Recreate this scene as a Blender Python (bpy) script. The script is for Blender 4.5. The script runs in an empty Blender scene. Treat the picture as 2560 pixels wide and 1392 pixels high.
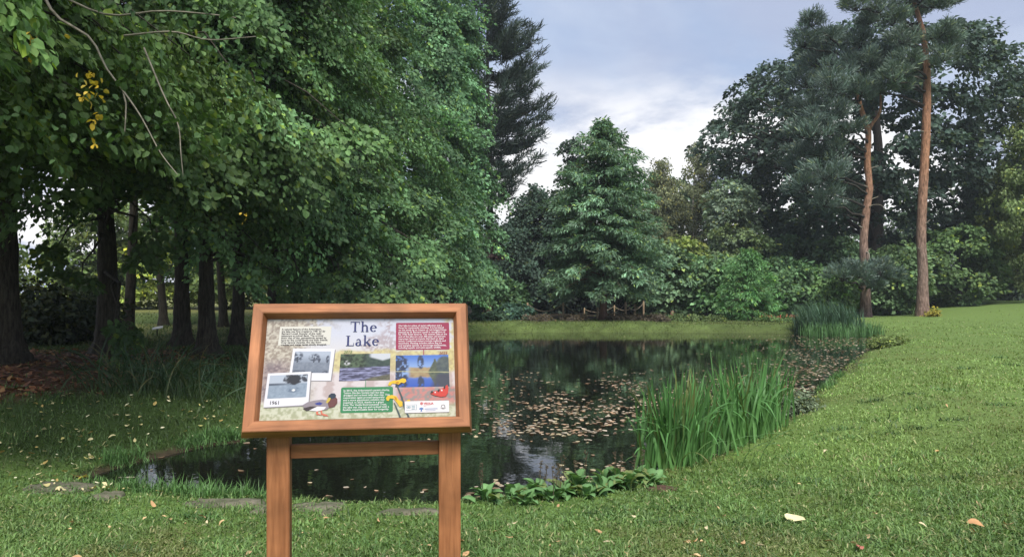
import bpy, math, random
import numpy as np
from mathutils import Matrix, Vector

# ---------------------------------------------------------------- camera, sky, sun, exposure
sc = bpy.context.scene
COL = sc.collection
F, HZ, CH = 1850.0, 730.0, 1.6          # focal length and horizon row in photo pixels, eye height in metres
cam_d = bpy.data.cameras.new('camera')
cam = bpy.data.objects.new('camera', cam_d)
COL.objects.link(cam)
cam.location = (0, 0, CH)
cam.rotation_euler = (math.radians(90), 0, 0)
cam_d.sensor_width = 36.0
cam_d.lens = F / 2560 * 36.0
cam_d.shift_y = (HZ - 696) / 2560
cam_d.clip_start = 0.05
cam_d.clip_end = 3000
sc.camera = cam

SUN_EL, SUN_AZ = 54.0, 172.0            # azimuth clockwise from +Y (the viewing direction): almost straight behind the camera
world = bpy.data.worlds.new('World')
sc.world = world
world.use_nodes = True
wn, wl = world.node_tree.nodes, world.node_tree.links
wn.clear()
def W(t, **k):
    n = wn.new(t)
    for a, b in k.items(): setattr(n, a, b)
    return n
def wmath(op, a, b=None, c=None):
    n = W('ShaderNodeMath', operation=op)
    for i, v in enumerate((a, b, c)):
        if v is None: continue
        if isinstance(v, (int, float)): n.inputs[i].default_value = v
        else: wl.new(v, n.inputs[i])
    return n.outputs[0]
sky = W('ShaderNodeTexSky', sky_type='NISHITA', sun_disc=False)
sky.sun_elevation = math.radians(SUN_EL)
sky.sun_rotation = math.radians(SUN_AZ)
sky.air_density, sky.dust_density, sky.ozone_density = 1.0, 1.5, 1.2
tc = W('ShaderNodeTexCoord')
sep = W('ShaderNodeSeparateXYZ'); wl.new(tc.outputs['Generated'], sep.inputs[0])
zz = wmath('ADD', wmath('MAXIMUM', sep.outputs[2], 0.0), 0.22)
cx, cy = wmath('DIVIDE', sep.outputs[0], zz), wmath('DIVIDE', sep.outputs[1], zz)
comb = W('ShaderNodeCombineXYZ'); wl.new(cx, comb.inputs[0]); wl.new(cy, comb.inputs[1])
def wnoise(scale, detail, rough, dist, off):
    m = W('ShaderNodeVectorMath', operation='ADD'); wl.new(comb.outputs[0], m.inputs[0]); m.inputs[1].default_value = off
    n = W('ShaderNodeTexNoise'); wl.new(m.outputs[0], n.inputs['Vector'])
    n.inputs['Scale'].default_value, n.inputs['Detail'].default_value = scale, detail
    n.inputs['Roughness'].default_value, n.inputs['Distortion'].default_value = rough, dist
    return n.outputs[0]
def wramp(v, lo, hi):
    n = W('ShaderNodeMapRange', interpolation_type='SMOOTHSTEP'); wl.new(v, n.inputs[0])
    n.inputs[1].default_value, n.inputs[2].default_value = lo, hi
    return n.outputs[0]
def wmix(f, a, b):
    n = W('ShaderNodeMix', data_type='RGBA'); wl.new(f, n.inputs[0])
    for s, v in ((6, a), (7, b)):
        if isinstance(v, tuple): n.inputs[s].default_value = (*v, 1)
        else: wl.new(v, n.inputs[s])
    return n.outputs[2]
cover = wramp(wnoise(0.55, 6, 0.55, 0.3, (3.1, 7.7, 0)), 0.32, 0.56)          # the grey sheet and its blue gaps
tone = wramp(wnoise(1.3, 7, 0.6, 0.4, (11.3, 2.9, 4)), 0.36, 0.68)            # lighter and darker parts of the sheet
puff = wramp(wnoise(1.25, 8, 0.56, 0.3, (1.2, 4.4, 2)), 0.42, 0.55)           # bright cumulus heads
low = wramp(sep.outputs[2], 0.31, 0.21)                                        # cumulus shows in the lower sky all the way round
sheet = wmix(tone, (2.55, 2.95, 4.0), (3.25, 3.7, 4.65))
blue = wmix(wramp(wnoise(0.2, 1, 0.5, 0, (0, 0, 0)), 0.0, 0.001), sky.outputs[0], sky.outputs[0])
c1 = wmix(cover, blue, sheet)
c2 = wmix(wmath('MULTIPLY', puff, low), c1, (6.0, 6.0, 6.1))
bg = W('ShaderNodeBackground'); bg.inputs[1].default_value = 0.1
wl.new(c2, bg.inputs[0])
out = W('ShaderNodeOutputWorld'); wl.new(bg.outputs[0], out.inputs[0])

sun_d = bpy.data.lights.new('sun', 'SUN')
sun_d.energy, sun_d.angle, sun_d.color = 3.6, math.radians(24), (1.0, 0.96, 0.88)
sun = bpy.data.objects.new('sun', sun_d); COL.objects.link(sun)
a, e = math.radians(SUN_AZ), math.radians(SUN_EL)
sdir = Vector((math.sin(a) * math.cos(e), math.cos(a) * math.cos(e), math.sin(e)))
sun.rotation_euler = sdir.to_track_quat('Z', 'Y').to_euler()
sun.location = (-20, -20, 40)

vs = sc.view_settings
vs.view_transform, vs.look, vs.gamma, vs.exposure = 'Standard', 'None', 1.0, 0.9
vs.use_curve_mapping = False
sc.cycles.use_denoising = True
sc.cycles.max_bounces, sc.cycles.diffuse_bounces, sc.cycles.glossy_bounces = 6, 3, 3
sc.cycles.transmission_bounces, sc.cycles.transparent_max_bounces = 3, 4
sc.cycles.sample_clamp_indirect = 6.0

# ---------------------------------------------------------------- helpers
def at(px, py, Y):
    return np.array(((px - 1280) / F * Y, Y, CH - (py - HZ) / F * Y))
def ss(x, a, b):
    t = np.clip((x - a) / (b - a), 0, 1)
    return t * t * (3 - 2 * t)
def norm(v):
    return v / np.maximum(np.linalg.norm(v, axis=-1, keepdims=True), 1e-9)

def vnoise(x, y, seed=0):
    """value noise, arrays in, about 0..1 out"""
    xi, yi = np.floor(x).astype(np.int64), np.floor(y).astype(np.int64)
    fx, fy = x - xi, y - yi
    fx, fy = fx * fx * (3 - 2 * fx), fy * fy * (3 - 2 * fy)
    def h(i, j):
        n = (i * 374761393 + j * 668265263 + seed * 982451653) & 0xffffffff
        n = ((n ^ (n >> 13)) * 1274126177) & 0xffffffff
        return ((n ^ (n >> 16)) & 0xffff) / 65535.0
    return (h(xi, yi) * (1 - fx) + h(xi + 1, yi) * fx) * (1 - fy) + (h(xi, yi + 1) * (1 - fx) + h(xi + 1, yi + 1) * fx) * fy
def fbm(x, y, seed=0, o=4):
    s, a, t = 0, 1, 0
    for k in range(o):
        s = s + a * vnoise(x * 2 ** k + 17.3 * k, y * 2 ** k - 9.1 * k, seed + k); t += a; a *= .5
    return s / t

def npmesh(name, V, faces, mat=None, col=None, smooth=False):
    """mesh datablock from numpy: faces is a list of int arrays (n, k)"""
    me = bpy.data.meshes.new(name)
    V = np.asarray(V, np.float32)
    faces = [np.asarray(f, np.int32) for f in faces if len(f)]
    loops = np.concatenate([f.ravel() for f in faces])
    tot = np.concatenate([np.full(len(f), f.shape[1], np.int32) for f in faces])
    start = np.concatenate(([0], np.cumsum(tot)[:-1])).astype(np.int32)
    me.vertices.add(len(V)); me.vertices.foreach_set('co', V.ravel())
    me.loops.add(len(loops)); me.loops.foreach_set('vertex_index', loops)
    me.polygons.add(len(tot)); me.polygons.foreach_set('loop_start', start)
    if smooth: me.polygons.foreach_set('use_smooth', np.ones(len(tot), bool))
    else: me.polygons.foreach_set('use_smooth', np.zeros(len(tot), bool))
    me.update(calc_edges=True)
    if col is not None:
        ca = me.color_attributes.new('Col', 'FLOAT_COLOR', 'POINT')
        c4 = np.ones((len(V), 4), np.float32); c4[:, :3] = col
        ca.data.foreach_set('color', c4.ravel())
    if mat: me.materials.append(mat)
    return me
def link(name, me, parent=None, loc=None, rot=None, scale=None):
    o = bpy.data.objects.new(name, me); COL.objects.link(o)
    if parent is not None: o.parent = parent
    if loc is not None: o.location = loc
    if rot is not None: o.rotation_euler = rot
    if scale is not None: o.scale = scale if hasattr(scale, '__len__') else (scale,) * 3
    return o
def tag(o, label=None, cat=None, group=None, kind=None):
    if label: o['label'] = label
    if cat: o['category'] = cat
    if group: o['group'] = group
    if kind: o['kind'] = kind
    return o
def empty(name, loc, rz=0.0):
    o = bpy.data.objects.new(name, None); COL.objects.link(o)
    o.location = loc; o.rotation_euler = (0, 0, rz); o.empty_display_size = .2
    return o

def tube(pts, rad, sides=6, rng=None, rough=0.0, cap=True):
    """tapered tube along a polyline; returns V, [quads, tris]"""
    P = np.asarray(pts, float); R = np.asarray(rad, float); n = len(P)
    T = norm(np.gradient(P, axis=0))
    ref = np.array((0., 0, 1)) if abs(T[0][2]) < .8 else np.array((1., 0, 0))
    V = []
    ang = np.arange(sides) / sides * 2 * np.pi
    U = norm(np.cross(T[0], ref))
    for i in range(n):
        U = norm(U - T[i] * np.dot(U, T[i]))
        B = np.cross(T[i], U)
        r = R[i] * np.ones(sides)
        if rng is not None and rough: r = r * (1 + rng.normal(0, rough, sides))
        V.append(P[i] + r[:, None] * (np.cos(ang)[:, None] * U + np.sin(ang)[:, None] * B))
    V = np.concatenate(V)
    i = np.arange(n - 1)[:, None] * sides; j = np.arange(sides)[None]; k = (j + 1) % sides
    Q = np.stack((i + j, i + k, i + sides + k, i + sides + j), -1).reshape(-1, 4)
    Tn = np.zeros((0, 3), int)
    if cap:
        V = np.concatenate((V, P[-1:] + T[-1] * R[-1] * .5)); t = len(V) - 1; b = (n - 1) * sides
        Tn = np.stack((b + np.arange(sides), b + (np.arange(sides) + 1) % sides, np.full(sides, t)), -1)
    return V, Q, Tn
def join(parts):
    """join a list of (V, Q, T)"""
    o, Vs, Qs, Ts = 0, [], [], []
    for V, Q, T in parts:
        Vs.append(V); Qs.append(np.asarray(Q).reshape(-1, 4) + o); Ts.append(np.asarray(T).reshape(-1, 3) + o); o += len(V)
    return np.concatenate(Vs), [np.concatenate(Qs), np.concatenate(Ts)]
def spline(pts, n):
    """Catmull-Rom through the points, n samples"""
    P = np.asarray(pts, float); P = np.vstack((2 * P[0] - P[1], P, 2 * P[-1] - P[-2]))
    m = len(P) - 3; t = np.linspace(0, m - 1e-6, n); i = t.astype(int); f = (t - i)[:, None]
    a, b, c, d = P[i], P[i + 1], P[i + 2], P[i + 3]
    return .5 * (2 * b + (c - a) * f + (2 * a - 5 * b + 4 * c - d) * f ** 2 + (3 * b - 3 * c + d - a) * f ** 3)
def box(x0, x1, y0, y1, z0, z1):
    V = np.array([(x, y, z) for z in (z0, z1) for y in (y0, y1) for x in (x0, x1)], float)
    Q = np.array(((0, 2, 3, 1), (4, 5, 7, 6), (0, 1, 5, 4), (2, 6, 7, 3), (0, 4, 6, 2), (1, 3, 7, 5)))
    return V, Q, np.zeros((0, 3), int)

# leaf templates: (along, across, up) and faces
T_LEAF = (np.array(((0, 0, 0), (.22, .40, .07), (.66, .36, .03), (1, 0, -.12), (.66, -.36, .03), (.22, -.40, .07))), [(0, 3, 2, 1), (0, 5, 4, 3)])
T_DIAM = (np.array(((0, 0, 0), (.5, .36, .06), (1, 0, -.08), (.5, -.36, .06))), [(0, 3, 2, 1)])
T_NEED = (np.array(((0, -.06, 0), (0, .06, 0), (1, .03, .03), (1, -.03, .03))), [(0, 1, 2, 3)])
T_FROND = (np.array(((0, 0, 0), (.45, .17, .05), (1, 0, -.15), (.45, -.17, .05))), [(0, 3, 2, 1)])
def leaves(P, D, N, S, C, tmpl):
    """batch of leaves: points, axis directions, normals, sizes, colours -> V, faces, col"""
    T, Fc = tmpl
    D = norm(D); N = norm(N - D * (N * D).sum(-1, keepdims=True)); B = np.cross(N, D)
    S = np.broadcast_to(np.asarray(S, float), (len(P),))
    V = P[:, None] + S[:, None, None] * (T[None, :, 0:1] * D[:, None] + T[None, :, 1:2] * B[:, None] + T[None, :, 2:3] * N[:, None])
    k = len(T); base = (np.arange(len(P)) * k)[:, None, None]
    Fa = (np.asarray(Fc)[None] + base).reshape(-1, len(Fc[0]))
    return V.reshape(-1, 3), Fa, np.repeat(C, k, axis=0)

# ---------------------------------------------------------------- materials
def nodes_of(name):
    m = bpy.data.materials.new(name); m.use_nodes = True
    return m, m.node_tree.nodes, m.node_tree.links, m.node_tree.nodes['Principled BSDF']
def leaf_mat(name, transl=.3, rough=.45, spec=.4, tint=(1.25, 1.3, .6)):
    m, n, l, p = nodes_of(name)
    at_ = n.new('ShaderNodeAttribute'); at_.attribute_name = 'Col'
    l.new(at_.outputs['Color'], p.inputs['Base Color'])
    p.inputs['Roughness'].default_value = rough
    p.inputs['Specular IOR Level'].default_value = spec
    tr = n.new('ShaderNodeBsdfTranslucent')
    mu = n.new('ShaderNodeMix'); mu.data_type = 'RGBA'; mu.blend_type = 'MULTIPLY'; mu.inputs[0].default_value = 1
    l.new(at_.outputs['Color'], mu.inputs[6]); mu.inputs[7].default_value = (*tint, 1)
    l.new(mu.outputs[2], tr.inputs[0])
    ms = n.new('ShaderNodeMixShader'); ms.inputs[0].default_value = transl
    l.new(p.outputs[0], ms.inputs[1]); l.new(tr.outputs[0], ms.inputs[2])
    l.new(ms.outputs[0], n['Material Output'].inputs[0])
    return m
def col_mat(name, rough=.6, spec=.3):
    m, n, l, p = nodes_of(name)
    at_ = n.new('ShaderNodeAttribute'); at_.attribute_name = 'Col'
    l.new(at_.outputs['Color'], p.inputs['Base Color'])
    p.inputs['Roughness'].default_value = rough; p.inputs['Specular IOR Level'].default_value = spec
    return m
def noise_mat(name, c1, c2, scale=8, stretch=(1, 1, 1), rough=.8, bump=.3, spec=.3, detail=6, c3=None, zmix=None, bdist=.02):
    m, n, l, p = nodes_of(name)
    t = n.new('ShaderNodeTexCoord'); mp = n.new('ShaderNodeMapping'); mp.inputs['Scale'].default_value = stretch
    l.new(t.outputs['Object'], mp.inputs[0])
    no = n.new('ShaderNodeTexNoise'); no.inputs['Scale'].default_value = scale; no.inputs['Detail'].default_value = detail
    no.inputs['Roughness'].default_value = .65
    l.new(mp.outputs[0], no.inputs['Vector'])
    r = n.new('ShaderNodeValToRGB'); r.color_ramp.elements[0].position, r.color_ramp.elements[1].position = .32, .68
    r.color_ramp.elements[0].color, r.color_ramp.elements[1].color = (*c1, 1), (*c2, 1)
    l.new(no.outputs[0], r.inputs[0]); c = r.outputs[0]
    if c3 is not None:
        r2 = n.new('ShaderNodeValToRGB'); r2.color_ramp.elements[0].position, r2.color_ramp.elements[1].position = .36, .62
        r2.color_ramp.elements[0].color, r2.color_ramp.elements[1].color = (*[v * .42 for v in c3], 1), (*c3, 1)
        l.new(no.outputs[0], r2.inputs[0])
        s = n.new('ShaderNodeSeparateXYZ'); l.new(t.outputs['Object'], s.inputs[0])
        mr = n.new('ShaderNodeMapRange'); mr.inputs[1].default_value, mr.inputs[2].default_value = zmix; l.new(s.outputs[2], mr.inputs[0])
        mx = n.new('ShaderNodeMix'); mx.data_type = 'RGBA'; l.new(mr.outputs[0], mx.inputs[0]); l.new(c, mx.inputs[6]); l.new(r2.outputs[0], mx.inputs[7]); c = mx.outputs[2]
    l.new(c, p.inputs['Base Color'])
    p.inputs['Roughness'].default_value = rough; p.inputs['Specular IOR Level'].default_value = spec
    if bump:
        b = n.new('ShaderNodeBump'); b.inputs['Strength'].default_value = bump; b.inputs['Distance'].default_value = bdist
        l.new(no.outputs[0], b.inputs['Height']); l.new(b.outputs[0], p.inputs['Normal'])
    return m
M = {}
M['lime'] = leaf_mat('lime_leaf', .32, .58, .24)
M['leaf'] = leaf_mat('broad_leaf', .25, .58, .22)
M['needle'] = leaf_mat('needle', .1, .5, .4)
M['frond'] = leaf_mat('frond', .3, .5, .3)
M['grass'] = leaf_mat('grass_blade', .25, .5, .3)
M['litter'] = leaf_mat('dead_leaf', .15, .6, .3, (1.2, 1, .7))
M['bark'] = noise_mat('lime_bark', (.018, .016, .013), (.075, .066, .052), 6, (4, 4, .7), .9, .8, .15)
M['bark_dark'] = noise_mat('dark_bark', (.012, .011, .01), (.05, .044, .038), 6, (4, 4, .7), .9, .8, .15)
M['bark_pine'] = noise_mat('pine_bark', (.065, .042, .034), (.29, .205, .17), 3.2, (3, 3, .9), .95, 1.0, .1, c3=(.36, .19, .115), zmix=(4.0, 10.0), bdist=.09)
M['bark_birch'] = noise_mat('birch_bark', (.10, .09, .08), (.55, .52, .47), 3, (1, 1, 3), .8, .3)
M['bark_red'] = noise_mat('red_brown_bark', (.06, .035, .025), (.17, .10, .07), 6, (4, 4, .6), .9, .6)
M['twig'] = noise_mat('grey_twig', (.10, .09, .07), (.22, .2, .16), 20, (1, 1, 1), .8, .2)
M['wood_x'] = None

# ---------------------------------------------------------------- the ground and the lake
ZW = -0.30                                   # water level
def wpt(px, py):
    Y = F * (CH - ZW) / (py - HZ); return ((px - 1280) / F * Y, Y)
SHORE = np.array([wpt(*q) for q in ((190, 1205), (300, 1222), (420, 1240), (560, 1248), (670, 1253), (860, 1264), (1000, 1268), (1080, 1268), (1180, 1258),
    (1320, 1238), (1480, 1213), (1620, 1193), (1740, 1165), (1880, 1100), (1985, 1035), (2050, 975), (2105, 925), (2160, 885), (2200, 858),
    (2212, 846), (2170, 838), (2000, 834), (1850, 832), (1700, 831), (1560, 831), (1450, 830), (1330, 831), (1250, 832), (1180, 836))]
    + [(-3.0, 28), (-3.5, 22), (-3.9, 17), (-3.8, 13), (-3.5, 10.6)] + [wpt(*q) for q in ((615, 1099), (540, 1112), (450, 1130), (330, 1160), (250, 1183))])
SHORE = spline(np.vstack((SHORE, SHORE[:1])), 140)[:-1]
def sdist(x, y):
    """signed distance to the shoreline, positive on land"""
    x, y = np.asarray(x, float).ravel(), np.asarray(y, float).ravel()
    out = np.empty(len(x))
    A, Bp = SHORE, np.roll(SHORE, -1, 0); E = Bp - A; L2 = (E ** 2).sum(1)
    for s in range(0, len(x), 40000):
        X, Y = x[s:s + 40000, None], y[s:s + 40000, None]
        t = np.clip(((X - A[:, 0]) * E[:, 0] + (Y - A[:, 1]) * E[:, 1]) / L2, 0, 1)
        d = np.sqrt(((X - A[:, 0] - t * E[:, 0]) ** 2 + (Y - A[:, 1] - t * E[:, 1]) ** 2).min(1))
        c = ((A[:, 1] > Y) != (Bp[:, 1] > Y)) & (X < A[:, 0] + (Y - A[:, 1]) * E[:, 0] / np.where(E[:, 1] == 0, 1e-9, E[:, 1]))
        out[s:s + 40000] = np.where(c.sum(1) % 2 == 1, -d, d)
    return out
def ground(x, y, d=None):
    x, y = np.asarray(x, float).ravel(), np.asarray(y, float).ravel()
    if d is None: d = sdist(x, y)
    w = 2.0 * (1 - .45 * ss(y, 30, 34))
    top = .18 * ss(x, -4.5, -9) * ss(y, 6, 9) + .13 * ss(y, 33, 38) * (1 - ss(x, 6, 14)) + .9 * ss(x, 25, 33) * ss(y, 38, 50)
    top = top + (fbm(x * .35, y * .35, 3, 3) - .5) * .10 * ss(d, .2, 2) + (fbm(x * 1.7, y * 1.7, 8, 2) - .5) * .035 * ss(d, 0, .6) + (fbm(x * .8 + .3 * y, y * .55, 12, 3) - .5) * .13 * ss(x, 1.5, 4) * ss(d, .3, 1.5)
    near = 1 - ss(y, 7.4, 10.5)
    b_ = np.clip(d / w, 0, 1); bank = 1 - (1 - b_) ** 2
    bank = bank * (1 - near) + near * (.14 * ss(d, 0, .12) + .86 * np.clip(d / 3.2, 0, 1) ** 1.15)
    zo = ZW + (top - ZW) * bank + .02 * (d > 0)
    zi = ZW - np.minimum(.7, -d * .5) - .015
    return np.where(d > 0, zo, zi)
def gz(x, y): return float(ground([x], [y])[0])

def stretch(lo, hi, step, far, n):
    mid = np.arange(lo, hi + 1e-6, step)
    g = np.geomspace(step * 1.3, far, n)
    return np.concatenate((lo - g[::-1], mid, hi + g))
gx = stretch(-7, 9, .11, 500, 34); gy = np.concatenate((np.array((-60, -25, -10, -4, 0., 2, 3.2)), np.arange(4, 12, .11), np.arange(12, 40, .3), 40 + np.geomspace(.4, 700, 34)))
GX, GY = np.meshgrid(gx, gy)
gd = sdist(GX, GY); gZ = ground(GX, GY, gd)
nx, ny = len(gx), len(gy)
ii = (np.arange(ny - 1)[:, None] * nx + np.arange(nx - 1)[None]).ravel()
# what the ground is made of at each spot: mown turf, rough grass, leaf litter, mud, with tree shade in some colours
X_, Y_ = GX.ravel(), GY.ravel()
def litter_amount(x, y):
    n = fbm(x * .5, y * .5, 21, 4)
    a = ss(x, -5.6, -7.4) * ss(y, 8.5, 10.5) * ss(n, .34, .52)
    return np.clip(np.maximum(a, ss(x, -6.6, -8.0) * ss(y, 9, 10.5)), 0, 1) * (1 - ss(y, 16.5, 19))
def far_bank(x, y): return ss(y, 32, 34) * (1 - ss(x, 14, 17)) * (1 - ss(y, 44, 47))
lit = litter_amount(X_, Y_)
n1, n2 = fbm(X_ * .6, Y_ * .6, 5, 4), fbm(X_ * 2.2, Y_ * 2.2, 6, 3)
turf = np.array((.085, .150, .038)) * (.75 + .5 * n1)[:, None] + np.array((.03, .03, .004)) * n2[:, None]
pale = ss(X_, 2.0, 4.5) * ss(Y_, 5, 9) * .6
turf = turf * (1 - pale[:, None]) + np.array((.115, .165, .05)) * pale[:, None]
rough_g = np.array((.036, .062, .016)) * (.7 + .6 * n2)[:, None]  # longer grass of the left bank, its colour darkened for the limes' shade
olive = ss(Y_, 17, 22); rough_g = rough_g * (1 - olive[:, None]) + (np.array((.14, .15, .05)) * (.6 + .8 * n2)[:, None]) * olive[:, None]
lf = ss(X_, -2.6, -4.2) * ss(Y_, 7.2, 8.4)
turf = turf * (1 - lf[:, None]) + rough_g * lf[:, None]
fb = far_bank(X_, Y_)
turf = turf * (1 - fb[:, None]) + (np.array((.07, .10, .03)) * (.4 + 1.2 * n2)[:, None]) * fb[:, None]
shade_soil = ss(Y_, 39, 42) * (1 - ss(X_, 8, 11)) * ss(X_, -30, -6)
soil = np.array((.026, .021, .014)) * (.6 + .8 * n2)[:, None]  # soil colour darkened to hold the shade under the far trees
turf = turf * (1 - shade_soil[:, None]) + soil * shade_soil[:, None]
brown = np.array((.085, .040, .022)) * (.6 + .8 * n2)[:, None]
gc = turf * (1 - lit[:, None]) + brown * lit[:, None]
mud = (1 - .8 * ss(Y_, 28, 31)) * (1 - ss(gd, .02, .16 + .5 * ss(X_, 3, 6) * ss(n1, .35, .6)))
gc = gc * (1 - mud[:, None]) + np.array((.05, .038, .024)) * mud[:, None]
m, n, l, p = nodes_of('ground_turf')
at_ = n.new('ShaderNodeAttribute'); at_.attribute_name = 'Col'
t_ = n.new('ShaderNodeTexCoord')
no = n.new('ShaderNodeTexNoise'); no.inputs['Scale'].default_value = 14; no.inputs['Detail'].default_value = 8; no.inputs['Roughness'].default_value = .75
l.new(t_.outputs['Object'], no.inputs['Vector'])
mr = n.new('ShaderNodeMapRange'); mr.inputs[1].default_value, mr.inputs[2].default_value, mr.inputs[3].default_value, mr.inputs[4].default_value = .3, .7, .55, 1.35
l.new(no.outputs[0], mr.inputs[0])
vm = n.new('ShaderNodeVectorMath'); vm.operation = 'SCALE'; l.new(at_.outputs['Color'], vm.inputs[0]); l.new(mr.outputs[0], vm.inputs['Scale'])
l.new(vm.outputs[0], p.inputs['Base Color']); p.inputs['Roughness'].default_value = .95; p.inputs['Specular IOR Level'].default_value = .1
b = n.new('ShaderNodeBump'); b.inputs['Strength'].default_value = .7; b.inputs['Distance'].default_value = .04
l.new(no.outputs[0], b.inputs['Height']); l.new(b.outputs[0], p.inputs['Normal'])
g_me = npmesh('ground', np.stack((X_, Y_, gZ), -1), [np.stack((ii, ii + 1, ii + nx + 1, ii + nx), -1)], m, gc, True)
tag(link('ground', g_me), kind='structure')

m, n, l, p = nodes_of('lake_water')
p.inputs['Base Color'].default_value = (.006, .007, .005, 1); p.inputs['Roughness'].default_value = .025; p.inputs['IOR'].default_value = 1.6
t_ = n.new('ShaderNodeTexCoord'); mp = n.new('ShaderNodeMapping'); mp.inputs['Scale'].default_value = (1.0, 1.0, 1.0); l.new(t_.outputs['Object'], mp.inputs[0])
no = n.new('ShaderNodeTexNoise'); no.inputs['Scale'].default_value = 2.6; no.inputs['Detail'].default_value = 4; no.inputs['Roughness'].default_value = .5; l.new(mp.outputs[0], no.inputs['Vector'])
b = n.new('ShaderNodeBump'); b.inputs['Strength'].default_value = .06; b.inputs['Distance'].default_value = .05; l.new(no.outputs[0], b.inputs['Height']); l.new(b.outputs[0], p.inputs['Normal'])
E = np.roll(SHORE, -1, 0) - np.roll(SHORE, 1, 0); nrm = norm(np.stack((E[:, 1], -E[:, 0]), -1))
tst = sdist(*(SHORE + nrm * .05).T); nrm = nrm * np.where(tst > 0, 1, -1)[:, None]
wp = SHORE + nrm * .12
w_me = bpy.data.meshes.new('lake'); w_me.from_pydata([(x, y, ZW) for x, y in wp], [], [list(range(len(wp)))]); w_me.materials.append(m)
if w_me.polygons[0].normal.z < 0: w_me.flip_normals()
tag(link('lake', w_me), kind='structure')

# ---------------------------------------------------------------- grass
def blades(rng, P, h, w, lean, C, az=None):
    n = len(P)
    if az is None: az = rng.uniform(0, 2 * np.pi, n)
    dx = np.stack((np.cos(az), np.sin(az), np.zeros(n)), -1)
    la = az + np.pi / 2 + rng.normal(0, .5, n)
    sd = np.stack((np.cos(la), np.sin(la), np.zeros(n)), -1)
    up = np.array((0, 0, 1.0))
    le = np.clip(lean, 0, 1)[:, None]; h = h[:, None]; w = w[:, None]
    mid = P + dx * le * h * .35 + up * h * .55 * np.sqrt(1 - .8 * le ** 2)
    tip = P + dx * le * h * .95 + up * h * (np.sqrt(1 - le ** 2 * .97) * .95)
    V = np.stack((P - sd * w, P + sd * w, mid + sd * w * .8, mid - sd * w * .8, tip), 1).reshape(-1, 3)
    b = np.arange(n)[:, None] * 5
    return V, [b + np.array((0, 1, 2, 3)), b + np.array((3, 2, 4))], np.repeat(C, 5, 0)
def stuff(name, V, faces, mat, col, label, cat):
    return tag(link(name, npmesh(name, V, faces, mat, col)), label, cat, kind='stuff')
rng = np.random.default_rng(7)
def lawn():
    n = 250000
    v = rng.uniform(0, 1, n); py = np.where(np.arange(n) < 190000, 800 + (1520 - 800) * v ** .85, 792 + 190 * v)
    Y = F * CH / (py - HZ); X = rng.uniform(-.86, .86, n) * Y
    d = sdist(X, Y); lt = litter_amount(X, Y)
    left = ss(X, -2.6, -4.2) * ss(Y, 7.2, 8.4)
    k = (d > .03) & (rng.random(n) > lt * .96) & (Y < 46) & (rng.random(n) > .5 * ss(Y, 39, 42) * (X < 8))
    X, Y, d, left = X[k], Y[k], d[k], left[k]; n = len(X)
    nn = np.clip(fbm(X * 2.3, Y * 2.3, 31, 3) * 1.7 - .35, 0, 1.2); n2 = fbm(X * .5, Y * .5, 32, 3); band = .5 + .5 * np.sin((X - .43 * Y) * 2.2 + 2 * n2)
    flat = rng.random(n) < (.42 - .3 * left)
    h = rng.gamma(6, .0056, n) * (.65 + .9 * nn) * (1 + .014 * Y) * (1 + .45 * left) * np.where(flat, 1.2, 1)
    edge = np.exp(-(d / .25) ** 2) * ss(nn, .5, .68); h *= (1 + .7 * edge) * (1 - .35 * np.exp(-(d / .5) ** 2))
    w = (.0023 + .00046 * Y) * rng.uniform(.7, 1.3, n)
    lean = np.where(flat, rng.uniform(.92, 1, n), rng.uniform(.1, .9, n))
    base = np.stack((X, Y, ground(X, Y, d) + np.where(flat, rng.uniform(0, .02, n), 0)), -1)
    C = np.array((.100, .178, .055)) * rng.uniform(.6, 1.45, n)[:, None]
    C *= (.62 + .8 * fbm(X * 2.6, Y * 2.6, 37, 3))[:, None]
    C += np.array((.045, .030, .004)) * (rng.random(n) ** 2 * (.3 + n2))[:, None]
    pale = ss(X, 1.5, 4) * ss(Y, 4.5, 9)
    C = C * (1 + .25 * pale)[:, None] + np.array((.028, .018, .0)) * pale[:, None]
    C = C * (1 - .4 * left)[:, None] * (.86 + .22 * band * ss(X, 1, 4) + .1 * (1 - ss(X, 1, 4)))[:, None]  # left bank blades darkened: shade of the limes put into their colour
    fb = far_bank(X, Y); C = C * (1 - fb)[:, None] + (np.array((.085, .115, .035)) * rng.uniform(.5, 1.4, n)[:, None]) * fb[:, None]
    worn = ss(fbm(X * .8 + 5, Y * .8, 61, 4), .56, .68) * (1 - left); C = C * (1 - .55 * worn)[:, None] + np.array((.15, .145, .055)) * (.55 * worn)[:, None]; h *= 1 - .3 * worn
    straw = flat & (rng.random(n) < .16)
    C[straw] = np.array((.30, .30, .14)) * rng.uniform(.6, 1.2, straw.sum())[:, None]
    k_ = 110; ty = F * CH / (rng.uniform(860, 1450, k_) - HZ); tx = rng.uniform(-.7, .7, k_) * ty; td = sdist(tx, ty); tx, ty = tx[td > .2], ty[td > .2]; k_ = len(tx)
    m_ = 60; rs = np.repeat(rng.uniform(.05, .16, k_), m_)[:, None]; q = np.repeat(np.column_stack((tx, ty)), m_, 0) + rng.normal(0, 1, (k_ * m_, 2)) * rs * (1.5, .7)
    base = np.vstack((base, np.column_stack((q, ground(q[:, 0], q[:, 1]))))); n_ = len(q); hh = rng.gamma(6, .013, n_); h = np.append(h, hh); w = np.append(w, (.002 + .0004 * q[:, 1])); lean = np.append(lean, rng.uniform(.75, 1, n_))
    C = np.vstack((C, np.array((.060, .125, .036)) * rng.uniform(.5, 1.5, n_)[:, None] * np.repeat(rng.uniform(.6, 1.4, k_), m_)[:, None]))
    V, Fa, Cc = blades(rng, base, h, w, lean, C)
    stuff('lawn_grass', V, Fa, M['grass'], Cc, 'short mown green grass with clippings covering the lawn and lake banks', 'grass')
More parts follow.
